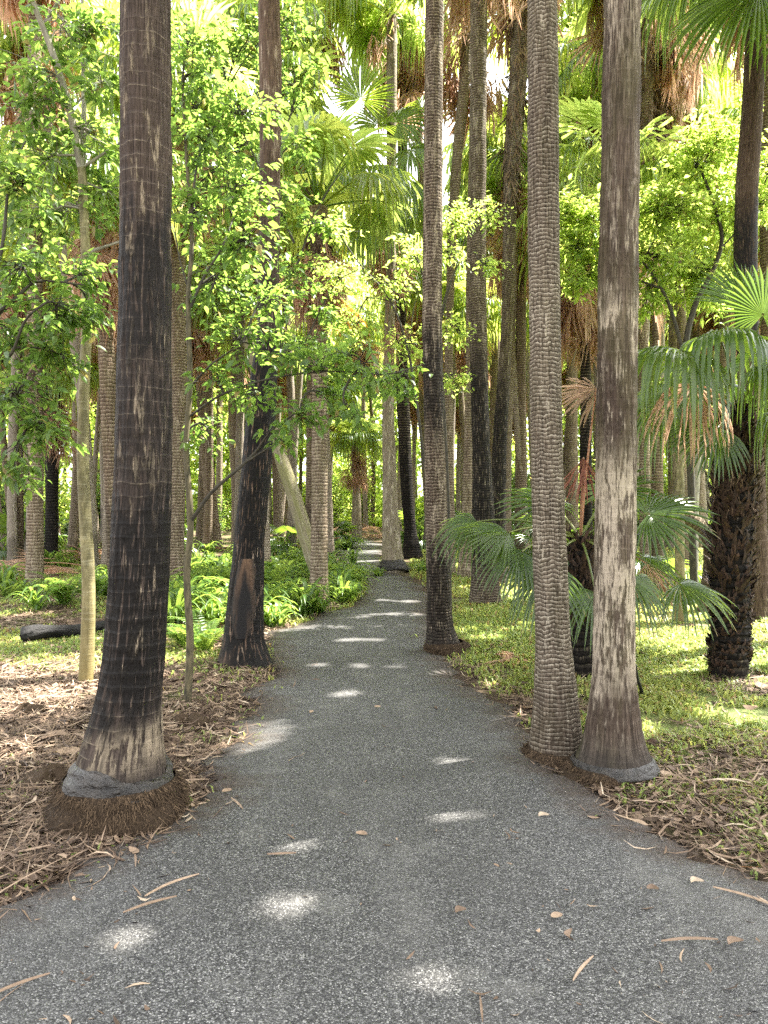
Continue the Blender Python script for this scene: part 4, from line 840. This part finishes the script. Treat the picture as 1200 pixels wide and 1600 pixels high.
# ---------------------------------------------------------------- ferns, strap plants
def fern_mesh(seed, n=20, ln=.75, leaflets=20, wd=.10):
    r = np.random.default_rng(seed); mb = MB()
    for k in range(n):
        a = r.uniform(0, 2 * PI); l = ln * r.uniform(.6, 1.15); e = r.uniform(.75, 1.35)
        h = np.array([math.cos(a), math.sin(a), 0])
        p0 = h * .03; p1 = h * l * math.cos(e) * .7 + np.array([0, 0, l * math.sin(e) * .9]); p2 = h * l * .85 + np.array([0, 0, l * max(.12, math.sin(e) * .65)])
        st = bez(p0, p1, p2, leaflets + 1); tube(mb, st, np.linspace(.005, .0015, len(st)), 3, rnd=.4, tip=0.)
        td = unit(np.gradient(st, axis=0)); side = unit(np.cross(td, [0, 0, 1.]))
        t = np.linspace(0, 1, len(st)); w = wd * np.sin(np.clip(t * .93 + .1, 0, 1) * PI) ** .6 * r.uniform(.9, 1.1)
        base = r.uniform(.2, .8)
        for s in (-1, 1):
            leaves(mb, st[2:], side[2:] * s + td[2:] * .35, np.cross(side[2:], td[2:]) + r.normal(0, .15, (len(st) - 2, 3)), w[2:] + .01, np.full(len(st) - 2, .026), np.clip(base + r.normal(0, .1, len(st) - 2), 0, 1), .2)
    return mb.mesh('fronds', M['fern'])
def strap_mesh(seed, n=34, ln=.7, wd=.03):
    r = np.random.default_rng(seed); mb = MB()
    for k in range(n):
        a = r.uniform(0, 2 * PI); l = ln * r.uniform(.5, 1.15); e = r.uniform(.6, 1.45); h = np.array([math.cos(a), math.sin(a), 0])
        o_ = np.array([*r.normal(0, .07, 2), 0])
        c = o_ + bez((0, 0, 0), h * l * math.cos(e) * .6 + np.array([0, 0, l * math.sin(e)]), h * l * .75 + np.array([0, 0, l * (math.sin(e) * .75 - .25)]), 8)
        sd = unit(np.cross(h, [0, 0, 1.])); w = wd * np.array([.5, .9, 1, 1, .95, .8, .5, .06]) * r.uniform(.7, 1.2)
        V = np.stack([c - sd * w[:, None] + [0, 0, .3 * wd], c, c + sd * w[:, None] + [0, 0, .3 * wd]], 1).reshape(-1, 3)
        i = np.arange(7)[:, None] * 3; Q = np.vstack([np.hstack([i, i + 1, i + 4, i + 3]), np.hstack([i + 1, i + 2, i + 5, i + 4])])
        mb.add(V, Q, rnd=np.full(len(V), np.clip(r.normal(.5, .25), 0, 1)), tip=0. * V[:, 0])
    return mb.mesh('leaves', M['fern'])
def rosette_mesh(seed, n=14):
    r = np.random.default_rng(seed); mb = MB()
    crown(mb, (0, 0, .1), n, .9, .75, (26, 5), (.2, 1.35), rs=r)
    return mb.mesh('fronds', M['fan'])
def shrub_meshes(seed, mat):
    r = np.random.default_rng(seed); ml, mt = MB(), MB()
    for k in range(46):
        a = r.uniform(0, 2 * PI); h = np.array([math.cos(a), math.sin(a), 0]); q = h * r.uniform(.1, 1.0) + np.array([0, 0, r.uniform(.3, 2.6)])
        tw = bez((0, 0, 0), np.array([0, 0, q[2] * .6]) + h * .15, q, 9); tube(mt, tw, np.linspace(.018, .003, 9), 4)
        m = 34; t = r.uniform(.35, 1, m); i = np.minimum((t * 8).astype(int), 7); p = tw[i] + r.normal(0, .13, (m, 3))
        ln = .13 * r.uniform(.6, 1.2, m)
        leaves(ml, p, r.normal(0, 1, (m, 3)) * [1, 1, .4], np.array([0, 0, 1.]) + r.normal(0, .45, (m, 3)), ln, ln * .5, np.clip(r.normal(.5, .25, m), 0, 1), .2)
    return ml.mesh('foliage', mat), mt.mesh('stems', M['twig_dark'])

FERN = [fern_mesh(s, 18 + 3 * s, .62 + .08 * s) for s in range(3)]
STRAP = [strap_mesh(s + 5, 34, .62 + .08 * s) for s in range(3)]
ROS = [rosette_mesh(s + 20, 12 + s) for s in range(3)]
SHR = [shrub_meshes(s + 40, M['leaf_lime'] if s % 2 else M['leaf']) for s in range(4)]
def put(name, meshes, x, y, rz, sc, label, cat, group=None):
    root = empty(name, (x, y, float(gz(np.array(x), np.array(y))) - .01), label, cat, group); root.rotation_euler = (0, 0, rz); root.scale = (sc, sc, sc)
    for me in meshes: link(me.name.split('.')[0], me, root)
    return root
# prominent clumps
for px, py, s, kind, lab in [
        (100, 950, 1.0, 'f', 'upright bright fern clump at the foot of the pale ringed palm'), (60, 955, .75, 's', 'low strap-leaved tuft left of the pale ringed palm foot'), (140, 945, .9, 'f', 'arching fern beside the charred log, behind the forked sapling'),
        (540, 938, 1.0, 's', 'lush strap-leaved clump hanging over the path edge below the fern bank palm'), (465, 962, .9, 's', 'strap-leaved clump at the near corner of the fern bank'), (590, 900, .6, 's', 'small strap-leaved tuft at the pale patchy palm foot'),
        (320, 1020, .75, 'f', 'yellowish fern clump at the left foot of the charred leaning palm'), (550, 880, .8, 's', 'grassy tuft at the inner bend of the far path'), (290, 1012, .6, 'f', 'small fern between thin sapling and thick scorched palm'),
        (660, 895, .6, 's', 'strap-leaved tuft under the dark curving palm'), (545, 858, 1.2, 's', 'dark strap-leaved tuft in front of the far frond heap')]:
    g0 = G(px, py); put('fern' if kind == 'f' else 'strap_plant', [FERN[rng.integers(3)] if kind == 'f' else STRAP[rng.integers(3)]], g0[0], g0[1], rng.uniform(0, 6), s, lab, 'fern' if kind == 'f' else 'plant')
k = 0
while k < 190:
    y = rng.uniform(9.2, 26) if k % 2 else rng.uniform(9.2, 17); px = rng.uniform(-20, 590) if k % 2 else rng.uniform(270, 580); x = (px - CX) * y / F
    if edge_dist(np.array(x), np.array(y)) < .25 or (px < 240 and y < 11.5) : continue
    if px < 240 and rng.random() < .45: continue
    f = rng.random() < .15
    put('fern' if f else 'strap_plant', [FERN[k % 3] if f else STRAP[k % 3]], x, y, rng.uniform(0, 6), rng.uniform(.5, 1.0),
        'feathery fern among the lush plants of the left bank' if f else 'strap-leaved plant among the lush growth of the left bank', 'fern' if f else 'plant', 'ferns on the left bank' if f else 'strap plants on the left bank'); k += 1
# rosettes and shrubs further back
for px, y, s, lab in [(18, 19, 1.0, 'trunkless fan palm with silvery leaves low at the left edge'), (60, 24, .9, 'trunkless fan palm behind the short black palm'), (520, 26, .9, 'low fan palm beyond the fern bank left of the far path'), (660, 25, 1.0, 'low fan palm behind the dark curving palm'), (760, 24, .9, 'low fan palm behind the shaggy-topped slender palm'), (1010, 12.0, .8, 'low pale fan palm behind the peeling palm on the lawn'), (450, 21, .9, 'low fan palm in front of the leaning mossy trunk'), (860, 17, 1.0, 'low fan palm behind the basket-woven palm'), (240, 20, 1.0, 'low fan palm behind the thick scorched palm')]:
    put('fan_palm', [ROS[rng.integers(3)]], (px - CX) * y / F, y, rng.uniform(0, 6), s, lab, 'palm')
for k in range(56):
    y = rng.uniform(25, 50); px = rng.uniform(-40, 1240); x = (px - CX) * y / F
    if edge_dist(np.array(x), np.array(y)) < 1.2: continue
    if k % 3 == 0: put('fan_palm', [ROS[k % 3]], x, y, rng.uniform(0, 6), rng.uniform(.8, 1.7), 'trunkless fan palm among the far undergrowth of the grove', 'palm', 'fan palms in the far undergrowth')
    else: put('shrub', SHR[k % 4], x, y, rng.uniform(0, 6), rng.uniform(.7, 1.6), 'leafy shrub in the far undergrowth between palm trunks', 'shrub', 'shrubs in the far undergrowth')

# ---------------------------------------------------------------- far palms
FARV = []
for s in range(5):
    r = np.random.default_rng(300 + s); h = 9 + 1.6 * s
    zz = np.linspace(-.1, h, 46); pts = np.stack([.25 * np.sin(zz * .25 + s), .2 * np.cos(zz * .2 + s) - .2, zz], -1)
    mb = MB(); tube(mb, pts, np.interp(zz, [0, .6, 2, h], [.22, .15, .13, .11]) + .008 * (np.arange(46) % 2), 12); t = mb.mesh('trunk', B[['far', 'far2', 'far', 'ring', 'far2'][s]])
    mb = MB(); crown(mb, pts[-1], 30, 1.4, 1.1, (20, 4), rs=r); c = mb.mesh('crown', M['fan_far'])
    mb = MB(); skirt(mb, pts[-1], 30, 1.1, .95, (12, 4), (0, 1.5), rs=r); d = mb.mesh('dead_fronds', M['dead'])
    FARV.append((t, c, d))
placed = [(m[1][-1][1] + m[1][-1][2]) / 2 for m in MID]; pos = []
k = tries = 0
while k < 215 and tries < 9000:
    tries += 1
    y = rng.uniform(15.5, 62); px = rng.uniform(-60, 1260); x = (px - CX) * y / F
    if edge_dist(np.array(x), np.array(y)) < .7: continue
    if any((x - a) ** 2 + (y - b) ** 2 < 1.35 ** 2 for a, b in pos): continue
    if y < 19 and (abs(px - 560) < 90 or px > 620 and px < 720): continue
    pos.append((x, y)); s = rng.uniform(.8, 1.15) if y > 30 else rng.uniform(.75, 1.0)
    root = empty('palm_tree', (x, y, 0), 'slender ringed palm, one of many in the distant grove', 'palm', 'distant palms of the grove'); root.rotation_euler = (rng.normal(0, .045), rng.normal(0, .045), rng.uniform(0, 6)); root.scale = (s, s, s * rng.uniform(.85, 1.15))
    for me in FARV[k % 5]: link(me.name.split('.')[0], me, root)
    k += 1

# far wood that reads as one mass
def far_wood():
    mb = MB(); r = np.random.default_rng(77)
    nc = 900; a = r.uniform(-.62, .62, nc); dist = r.uniform(44, 78, nc); z = r.uniform(0, 1, nc) ** 1.5 * 19
    for k in range(nc):
        c = np.array([math.sin(a[k]) * dist[k], math.cos(a[k]) * dist[k], z[k]]); m = 150
        p = c + unit(r.normal(0, 1, (m, 3))) * (r.random((m, 1)) ** .4) * np.array([2.2, 2.2, 1.5]) * r.uniform(.6, 1.2)
        p[:, 2] = np.abs(p[:, 2]); ln = r.uniform(.3, .6, m)
        leaves(mb, p, r.normal(0, 1, (m, 3)), np.array([0, 0, .8]) + r.normal(0, .6, (m, 3)), ln, ln * .5, np.clip(r.normal(.4 + .3 * r.random(), .15, m), 0, 1), .2)
    tag(mb.build('distant_wood', M['leaf_lime']), 'dense bright green wood closing the view behind the palm grove', 'wood', kind='stuff')
far_wood()

# ---------------------------------------------------------------- grass, ground cover, litter
def scatter(n, seed, y0, y1, fn, pxr=(-60, 1260)):
    r = np.random.default_rng(seed)
    y = y0 * (y1 / y0) ** r.random(n * 4); px = r.uniform(*pxr, n * 4); x = (px - CX) * y / F
    keep = r.random(len(x)) < fn(x, y, px, edge_dist(x, y)); x, y = x[keep][:n], y[keep][:n]
    return x, y, gz(x, y), r
def grass(name, n, seed, fn, y0, y1, hh, label, mat, pxr=(-60, 1260), wd=.0048):
    x, y, z, r = scatter(n, seed, y0, y1, fn, pxr); n = len(x)
    a = r.uniform(0, 2 * PI, n); h = np.stack([np.cos(a), np.sin(a), 0 * a], -1); sd = np.stack([-np.sin(a), np.cos(a), 0 * a], -1)
    sc = (.7 + .10 * y) ; ln = hh * r.uniform(.4, 1.3, n) * np.clip(sc, .8, 1.7); w = (wd * r.uniform(.6, 1.3, n) * np.clip(.5 + y * .2, .8, 3.))[:, None]
    p = np.stack([x, y, z - .005], -1); lean = r.uniform(.3, 1.3, n)[:, None]
    m = p + h * (ln[:, None] * .35 * lean) + np.stack([0 * a, 0 * a, ln * .6], -1); t = p + h * (ln[:, None] * lean) + np.stack([0 * a, 0 * a, ln * (.95 - .4 * lean[:, 0])], -1)
    V = np.stack([p - sd * w * .6, p + sd * w * .6, m + sd * w, m - sd * w, t], 1).reshape(-1, 3); k = np.arange(n)[:, None] * 5
    rn = np.repeat(np.clip(n2(x, y, seed + 1, 1.5) * .7 + r.normal(.15, .2, n), 0, 1), 5)
    mb = MB(); mb.add(V, np.hstack([k, k + 1, k + 2, k + 3]), rnd=rn, tip=np.repeat((r.random(n) < .08) * 1., 5)); mb.T.append(np.hstack([k + 3, k + 2, k + 4]))
    tag(mb.build(name, mat), label, 'grass', kind='stuff')
def f_right(x, y, px, ed):
    m = np.clip((n2(x, y, 91, .9) * .65 + n2(x, y, 92, 3.5) * .35 - .36) * 5 + np.clip((y - 6) / 6, 0, .8), 0, 1)
    m = m * np.clip((y - 3.3) / 2.2, .22, 1)
    return np.where((x > 0) & (ed > .12), m * np.clip((ed - .12) / .6, .05, 1), 0)
grass('grass', 90000, 61, f_right, 3.3, 26, .062, 'short yellow-green grass on the lawn right of the path', M['grass'], (640, 1280))
def f_left(x, y, px, ed):
    m = np.clip((n2(x, y, 93, .8) * .6 + n2(x, y, 94, 3.) * .4 - .47) * 6, 0, 1) * np.clip((y - 6.5) / 3, .03, .8)
    return np.where((x < 0) & (ed > .05), m, 0)
grass('grass', 42000, 62, f_left, 3.0, 22, .05, 'patchy green grass among the leaf litter left of the path', M['grass'], (-60, 600))
def f_edge(x, y, px, ed):
    return np.where((ed > -.10) & (ed < .5), np.clip(n2(x, y, 95, 3.) - .57, 0, 1) * 2.2, 0)
grass('grass', 1500, 63, f_edge, 2.3, 9, .07, 'thin grass blades sprouting along the path edges', M['grass'])

def litter(n, seed, fn, y0, y1, big=1., label='', lo=0., hi=1.):
    x, y, z, r = scatter(n, seed, y0, y1, fn); n = len(x)
    kind = r.random(n); a = r.uniform(0, 2 * PI, n); d = np.stack([np.cos(a), np.sin(a), r.normal(0, .12, n)], -1); d = unit(d); s = unit(np.stack([-np.sin(a), np.cos(a), r.normal(0, .35, n)], -1))
    strip = kind < .74
    ln = np.where(strip, r.uniform(.06, .26, n), r.uniform(.03, .09, n)) * big; w = np.where(strip, r.uniform(.002, .007, n), ln * r.uniform(.16, .28, n))
    p = np.stack([x, y, z + .006 + r.random(n) ** 2 * .035], -1); cv = r.normal(0, .12, n)[:, None] * ln[:, None] * s; up = np.abs(r.normal(0, .10, n))[:, None] * ln[:, None] * np.array([0, 0, 1.])
    q = [p - d * ln[:, None] * .5 + up, p - d * ln[:, None] * .18 + cv, p + d * ln[:, None] * .18 + cv, p + d * ln[:, None] * .5 + up * .6]
    ws = [.25, 1., .9, .1]
    V = np.stack([v for qq, k in zip(q, ws) for v in (qq - s * (w * k)[:, None], qq + s * (w * k)[:, None])], 1).reshape(-1, 3)
    k = np.arange(n)[:, None] * 8; Q = np.vstack([np.hstack([k + 2 * i, k + 2 * i + 1, k + 2 * i + 3, k + 2 * i + 2]) for i in range(3)])
    mb = MB(); mb.add(V, Q, rnd=np.repeat(np.clip(lo + (hi - lo) * r.beta(1.5, 1.9, n), 0, 1), 8))
    tag(mb.build('leaf_litter', M['litter'], smooth=False), label, 'leaf litter', kind='stuff')
litter(42000, 71, lambda x, y, px, ed: np.where((x < 0) & (ed > .02), np.clip((ed - .0) / .3, .08, 1) * np.clip(n2(x, y, 96, 1.3) * 1.8 - .2, .12, 1), 0), 2.5, 14, 1., 'brown palm strips and dry leaves covering the ground left of the path')
litter(21000, 72, lambda x, y, px, ed: np.where((x > 0) & (ed > .02), np.clip(ed / .4, .08, 1) * np.clip(n2(x, y, 97, 1.6) * 2.4 - .75 + np.clip(5.2 - y, 0, 1.) * .8, .05, 1), 0), 2.5, 14, 1., 'dry leaf strips scattered on the grass right of the path')
litter(1500, 73, lambda x, y, px, ed: np.where((ed <= .05) & (ed > -.5), np.exp(ed / .12), 0), 2.2, 9, .8, 'bits of dry leaf strewn along both path edges')

litter(420, 75, lambda x, y, px, ed: np.where(ed > .05, np.where(x < 0, 1., .35), 0), 2.4, 8, 2.3, 'long dry palm strips lying on top of the litter')
litter(900, 74, lambda x, y, px, ed: np.where(ed < -.05, .35 + .65 * (n2(x, y, 99, 2.) > .55), 0), 2.0, 11, .32, 'crumbs of dry leaf sprinkled over the asphalt path')

def f_base(x, y, px, ed):
    k = 0 * x
    for bx, by, r in ((-1.36, 3.85, .36), (1.37, 4.4, .30), (1.09, 4.7, .23), (.75, 8.0, .27), (-1.35, 7.35, .28)):
        k = np.maximum(k, np.exp(-((np.hypot(x - bx, y - by) - r) / .05) ** 2))
    return k
litter(2600, 76, f_base, 3.2, 8.6, .9, 'dry strips and leaf scraps caught round the palm feet')

# separate leaves and strips that lie on the path
def dry_leaf_mesh(seed, ln, wd, curl):
    r = np.random.default_rng(seed); t = np.linspace(0, 1, 9); w = wd * np.sin(np.clip(t * .97 + .03, 0, 1) * PI) ** .7 * .5 + .0008
    c = np.stack([(t - .5) * ln, curl * ln * np.sin(t * PI) * .4, .006 + curl * ln * .25 * (t - .5) ** 2], -1); s = np.array([0, 1., .25])
    V = np.stack([c - s * w[:, None], c - [0, 0, .002], c + s * w[:, None] + [0, 0, .004]], 1).reshape(-1, 3)
    i = np.arange(8)[:, None] * 3; mb = MB(); mb.add(V, np.vstack([np.hstack([i, i + 1, i + 4, i + 3]), np.hstack([i + 1, i + 2, i + 5, i + 4])]), rnd=np.full(len(V), r.uniform(.35, .93)))
    return mb.mesh('dry_leaf', M['litter'])
LF = [dry_leaf_mesh(i, .048 + .010 * (i % 3), .021, .3 + .25 * i) for i in range(5)]; ST = [dry_leaf_mesh(20 + i, .13 + .04 * i, .007, .09 * i) for i in range(4)]
for px, py, k, rz, lab in [
        (870, 1437, LF[0], .2, 'pale dry leaf lying alone on the open asphalt'), (565, 1308, LF[1], -.3, 'dark red-brown leaf on the path between the sun spots'), (440, 1339, ST[0], .1, 'dark twig across the path left of the red-brown leaf'),
        (752, 1582, ST[0], 1.5, 'tan strip pointing along the path at the bottom edge'), (912, 1520, ST[1], .9, 'straw-coloured strip on the asphalt left of the right verge'), (1078, 1477, ST[2], .05, 'flat tan strip on the path under the right verge'),
        (1165, 1410, ST[3], -.7, 'long orange strip slanting in at the right edge'), (1150, 1480, LF[2], .3, 'brown leaf just below the flat tan strip'), (1020, 1395, LF[3], -.2, 'curled tan leaf nearest the right verge'), (850, 1280, LF[4], .2, 'squarish tan leaf by the peeling palm roots'), (895, 1468, LF[2], 1.4, 'upright-lying brown leaf near the pale leaf'),
        (270, 1390, ST[3], .8, 'long pale strip slanting from the left verge onto the path'), (235, 1420, ST[2], .6, 'shorter strip below the long pale strip'), (25, 1550, ST[2], .7, 'straw strip at the bottom left corner'), (370, 1260, ST[1], -1.0, 'yellow strip standing at the left path edge by the root mound'), (355, 1240, LF[1], .5, 'small yellow leaf left of the yellow strip'), (590, 1107, LF[0], 0, 'yellow leaf on the middle of the path'), (487, 1115, LF[0], 1, 'yellow leaf left on the path before the narrows'), (720, 1430, LF[3], .4, 'small reddish leaf left of the pale leaf'), (1090, 1385, LF[4], .1, 'leaf on the path under the peeling palm verge')]:
    g0 = G(px, py); o = link('dry_leaf', k, None, (g0[0], g0[1], .009)); o.rotation_euler = (0, 0, rz); tag(o, lab, 'leaf', 'dry leaves lying on the path')

# fallen frond heaps
def heap(label, spots, n, seed, R=.8, hh=.25):
    r = np.random.default_rng(seed); mb = MB(); c0 = np.mean([G(*s) for s in spots], 0)
    for k in range(n):
        s = G(*spots[r.integers(len(spots))]); p = s + np.array([*r.normal(0, .45 if R > .5 else .08, 2), r.uniform(.06, hh + .06)]); a = r.uniform(0, 2 * PI)
        d = np.array([math.cos(a), math.sin(a), r.normal(-.05, .12)])
        blade(mb, p, d, np.array([0, 0, 1.]) + r.normal(0, .3, 3), R * r.uniform(.7, 1.2), 18, r.uniform(.5, 1.6), .4, .12, .1, 5, dead=True, rs=r)
        if R > .5: tube(mb, bez(p - d * .9, p - d * .4 + [0, 0, .06], p, 6), .011, 4, rnd=.6, tip=0.)
    for V in mb.V: V[:, 2] = np.maximum(V[:, 2], .015)
    rt = empty('fallen_fronds', c0, label, 'fallen fronds'); mb.build('fronds', M['dead'], rt, c0)
heap('grey-brown heap of fallen fronds at the far left behind the pale ringed palm', [(20, 890), (60, 885), (10, 905)], 14, 1)
heap('reddish heap of fallen fronds behind the forked sapling', [(100, 870), (130, 880), (160, 875)], 14, 2)
heap('heap of fallen fronds behind the fern bank beside the charred leaning palm', [(440, 862), (470, 865), (420, 870)], 14, 3)
heap('heap of fallen fronds at the far end of the path', [(520, 840), (545, 838), (580, 842), (500, 838)], 18, 4, 1.0, .5)
heap('small tangle of dead fronds at the foot of the basket-woven palm, lawn side', [(815, 1035), (800, 1040)], 3, 5, .4, .08)
0 and heap('dry split frond lying at the foot of the peeling palm on the path side', [(885, 1205)], 2, 6, .22, .05)
0 and heap('flattened red-brown frond base by the root mound of the thick scorched palm', [(215, 1308), (170, 1325)], 3, 8, .30, .03)

# charred logs and sticks
def log(name, label, a, b, r0, r1, mat, seed, rough=.12, cat='log', sides=26):
    r = np.random.default_rng(seed); n = 40; t = np.linspace(0, 1, n); c = np.asarray(a)[None] * (1 - t[:, None]) + np.asarray(b)[None] * t[:, None]
    c[:, 2] += .02 * np.sin(t * 7)
    d = unit(np.asarray(b) - np.asarray(a)); s = unit(np.cross(d, [0, 0, 1.])); u_ = np.cross(s, d)
    U, T = np.meshgrid(np.linspace(0, 1, sides, endpoint=False), t); th = U * 2 * PI
    R = (r0 + (r1 - r0) * T) * (1 + rough * (vnoise(U, T, 13, seed, 6) - .5) * 2 + rough * (vnoise(U, T, 6, seed + 1, 3) - .5)); R[0] *= .2; R[-1] *= .2
    V = c[:, None] + R[..., None] * (np.cos(th)[..., None] * s + np.sin(th)[..., None] * u_)
    i = np.arange(n - 1)[:, None] * sides; j = np.arange(sides)[None]; j1 = (j + 1) % sides
    mb = MB(); mb.add(V.reshape(-1, 3), np.stack([i + j, i + j1, i + sides + j1, i + sides + j], -1).reshape(-1, 4), rnd=.2, bark=np.stack([R * np.cos(th), R * np.sin(th), T], -1).reshape(-1, 3))
    o = mb.build(name, mat, None, c[0]); o.location = c[0]; tag(o, label, cat)
a, b = G(32, 1003), G(175, 984); a[2] = b[2] = .07
log('charred_log', 'black charred log lying behind the forked sapling', a, b, .082, .062, M['charlog'], 3, .2)
a, b = G(1050, 985), G(1190, 982); a[2] = b[2] = .03
log('fallen_stick', 'thin reddish stick lying on the lawn behind the shaggy young palm', a, b, .03, .02, M['fibre'], 4, .15, 'stick', 10)
a, b = G(1010, 1172), G(1062, 1174); a[2] = b[2] = .03
log('fallen_stick', 'dark curved bark piece beside the peeling palm foot', a, b, .028, .02, M['fibre_dark'], 5, .2, 'bark', 10)
a = P(992, 1040, 5.2); b = G(1004, 1092); b[2] = .01
log('fallen_stick', 'black stick leaning against the peeling palm', b, a, .016, .012, M['charlog'], 6, .1, 'stick', 8)
a, b = G(1090, 1150), G(1200, 1200); a[2] = b[2] = .02
log('fallen_stick', 'bent brown palm stalk in the grass at the right edge', a, b, .012, .008, M['fibre'], 8, .1, 'stick', 8)
# earth clods on the left verge
for k, (px, py, s, lab) in enumerate([(45, 1120, .13, 'dark root clod in the litter at the far left'), (85, 1225, .16, 'brown fibrous root clump left of the muddy collar'), (300, 1128, .13, 'dark soil mound behind the thick scorched palm')]):
    g0 = G(px, py); U, T = np.meshgrid(np.linspace(0, 1, 30, endpoint=False), np.linspace(0, 1, 12)); th = U * 2 * PI
    s *= .75; R = s * np.sin(T * PI / 2) ** .7 * (1 + 1.1 * (vnoise(U, T, 7, k + 40, 5) - .5)) * 1.25; Z = s * .75 * np.cos(T * PI / 2) * (1 + 1.0 * (vnoise(U, T, 6, k + 50, 4) - .5)) - .02
    V = np.stack([R * np.cos(th), R * np.sin(th), Z], -1); i = np.arange(11)[:, None] * 30; j = np.arange(30)[None]; j1 = (j + 1) % 30
    mb = MB(); mb.add(V.reshape(-1, 3), np.stack([i + j, i + j1, i + 30 + j1, i + 30 + j], -1).reshape(-1, 4), rnd=.2)
    o = mb.build('root_clod', M['rootmat']); o.location = (g0[0], g0[1], gz(g0[0], g0[1])); tag(o, lab, 'root clod')

# ---------------------------------------------------------------- light, sky, camera
w = bpy.data.worlds.new('World'); SC.world = w; w.use_nodes = True
nt = w.node_tree; bg = nt.nodes['Background']; sky = nt.nodes.new('ShaderNodeTexSky'); sky.sky_type = 'NISHITA'; sky.sun_disc = False
sky.sun_elevation = SUN_EL; sky.sun_rotation = SUN_AZ; sky.air_density = 1.0; sky.dust_density = 2.5; sky.ozone_density = 1.0
hs = nt.nodes.new('ShaderNodeHueSaturation'); hs.inputs['Saturation'].default_value = .10; nt.links.new(sky.outputs[0], hs.inputs['Color']); nt.links.new(hs.outputs[0], bg.inputs[0]); bg.inputs[1].default_value = .13
sl = bpy.data.lights.new('sun', 'SUN'); sl.energy = 4.5; sl.angle = math.radians(.55); sl.color = (1, .95, .86)
so = bpy.data.objects.new('sun', sl); COL.objects.link(so); so.rotation_euler = Vector(SUNV).to_track_quat('Z', 'Y').to_euler(); so.location = (0, 0, 30)
cd = bpy.data.cameras.new('camera'); co = bpy.data.objects.new('camera', cd); COL.objects.link(co)
co.location = (0, 0, CH); co.rotation_euler = (PI / 2, 0, 0); cd.sensor_width = 36; cd.lens = 36 * F / 1600; cd.shift_y = -(800 - HY) / 1600; cd.clip_start = .05; cd.clip_end = 600
SC.camera = co
SC.view_settings.view_transform = 'Standard'; SC.view_settings.look = 'None'; SC.view_settings.gamma = 1; SC.view_settings.exposure = 3.24
SC.cycles.max_bounces = 9; SC.cycles.diffuse_bounces = 5; SC.cycles.transmission_bounces = 6; SC.cycles.glossy_bounces = 2; SC.cycles.transparent_max_bounces = 4
SC.cycles.caustics_reflective = False; SC.cycles.caustics_refractive = False; SC.cycles.sample_clamp_indirect = 4
SC.cycles.use_denoising = False
try:
    SC.cycles.denoiser = 'OPENIMAGEDENOISE'; SC.cycles.denoising_input_passes = 'RGB_ALBEDO_NORMAL'; SC.cycles.denoising_prefilter = 'ACCURATE'
except Exception: pass
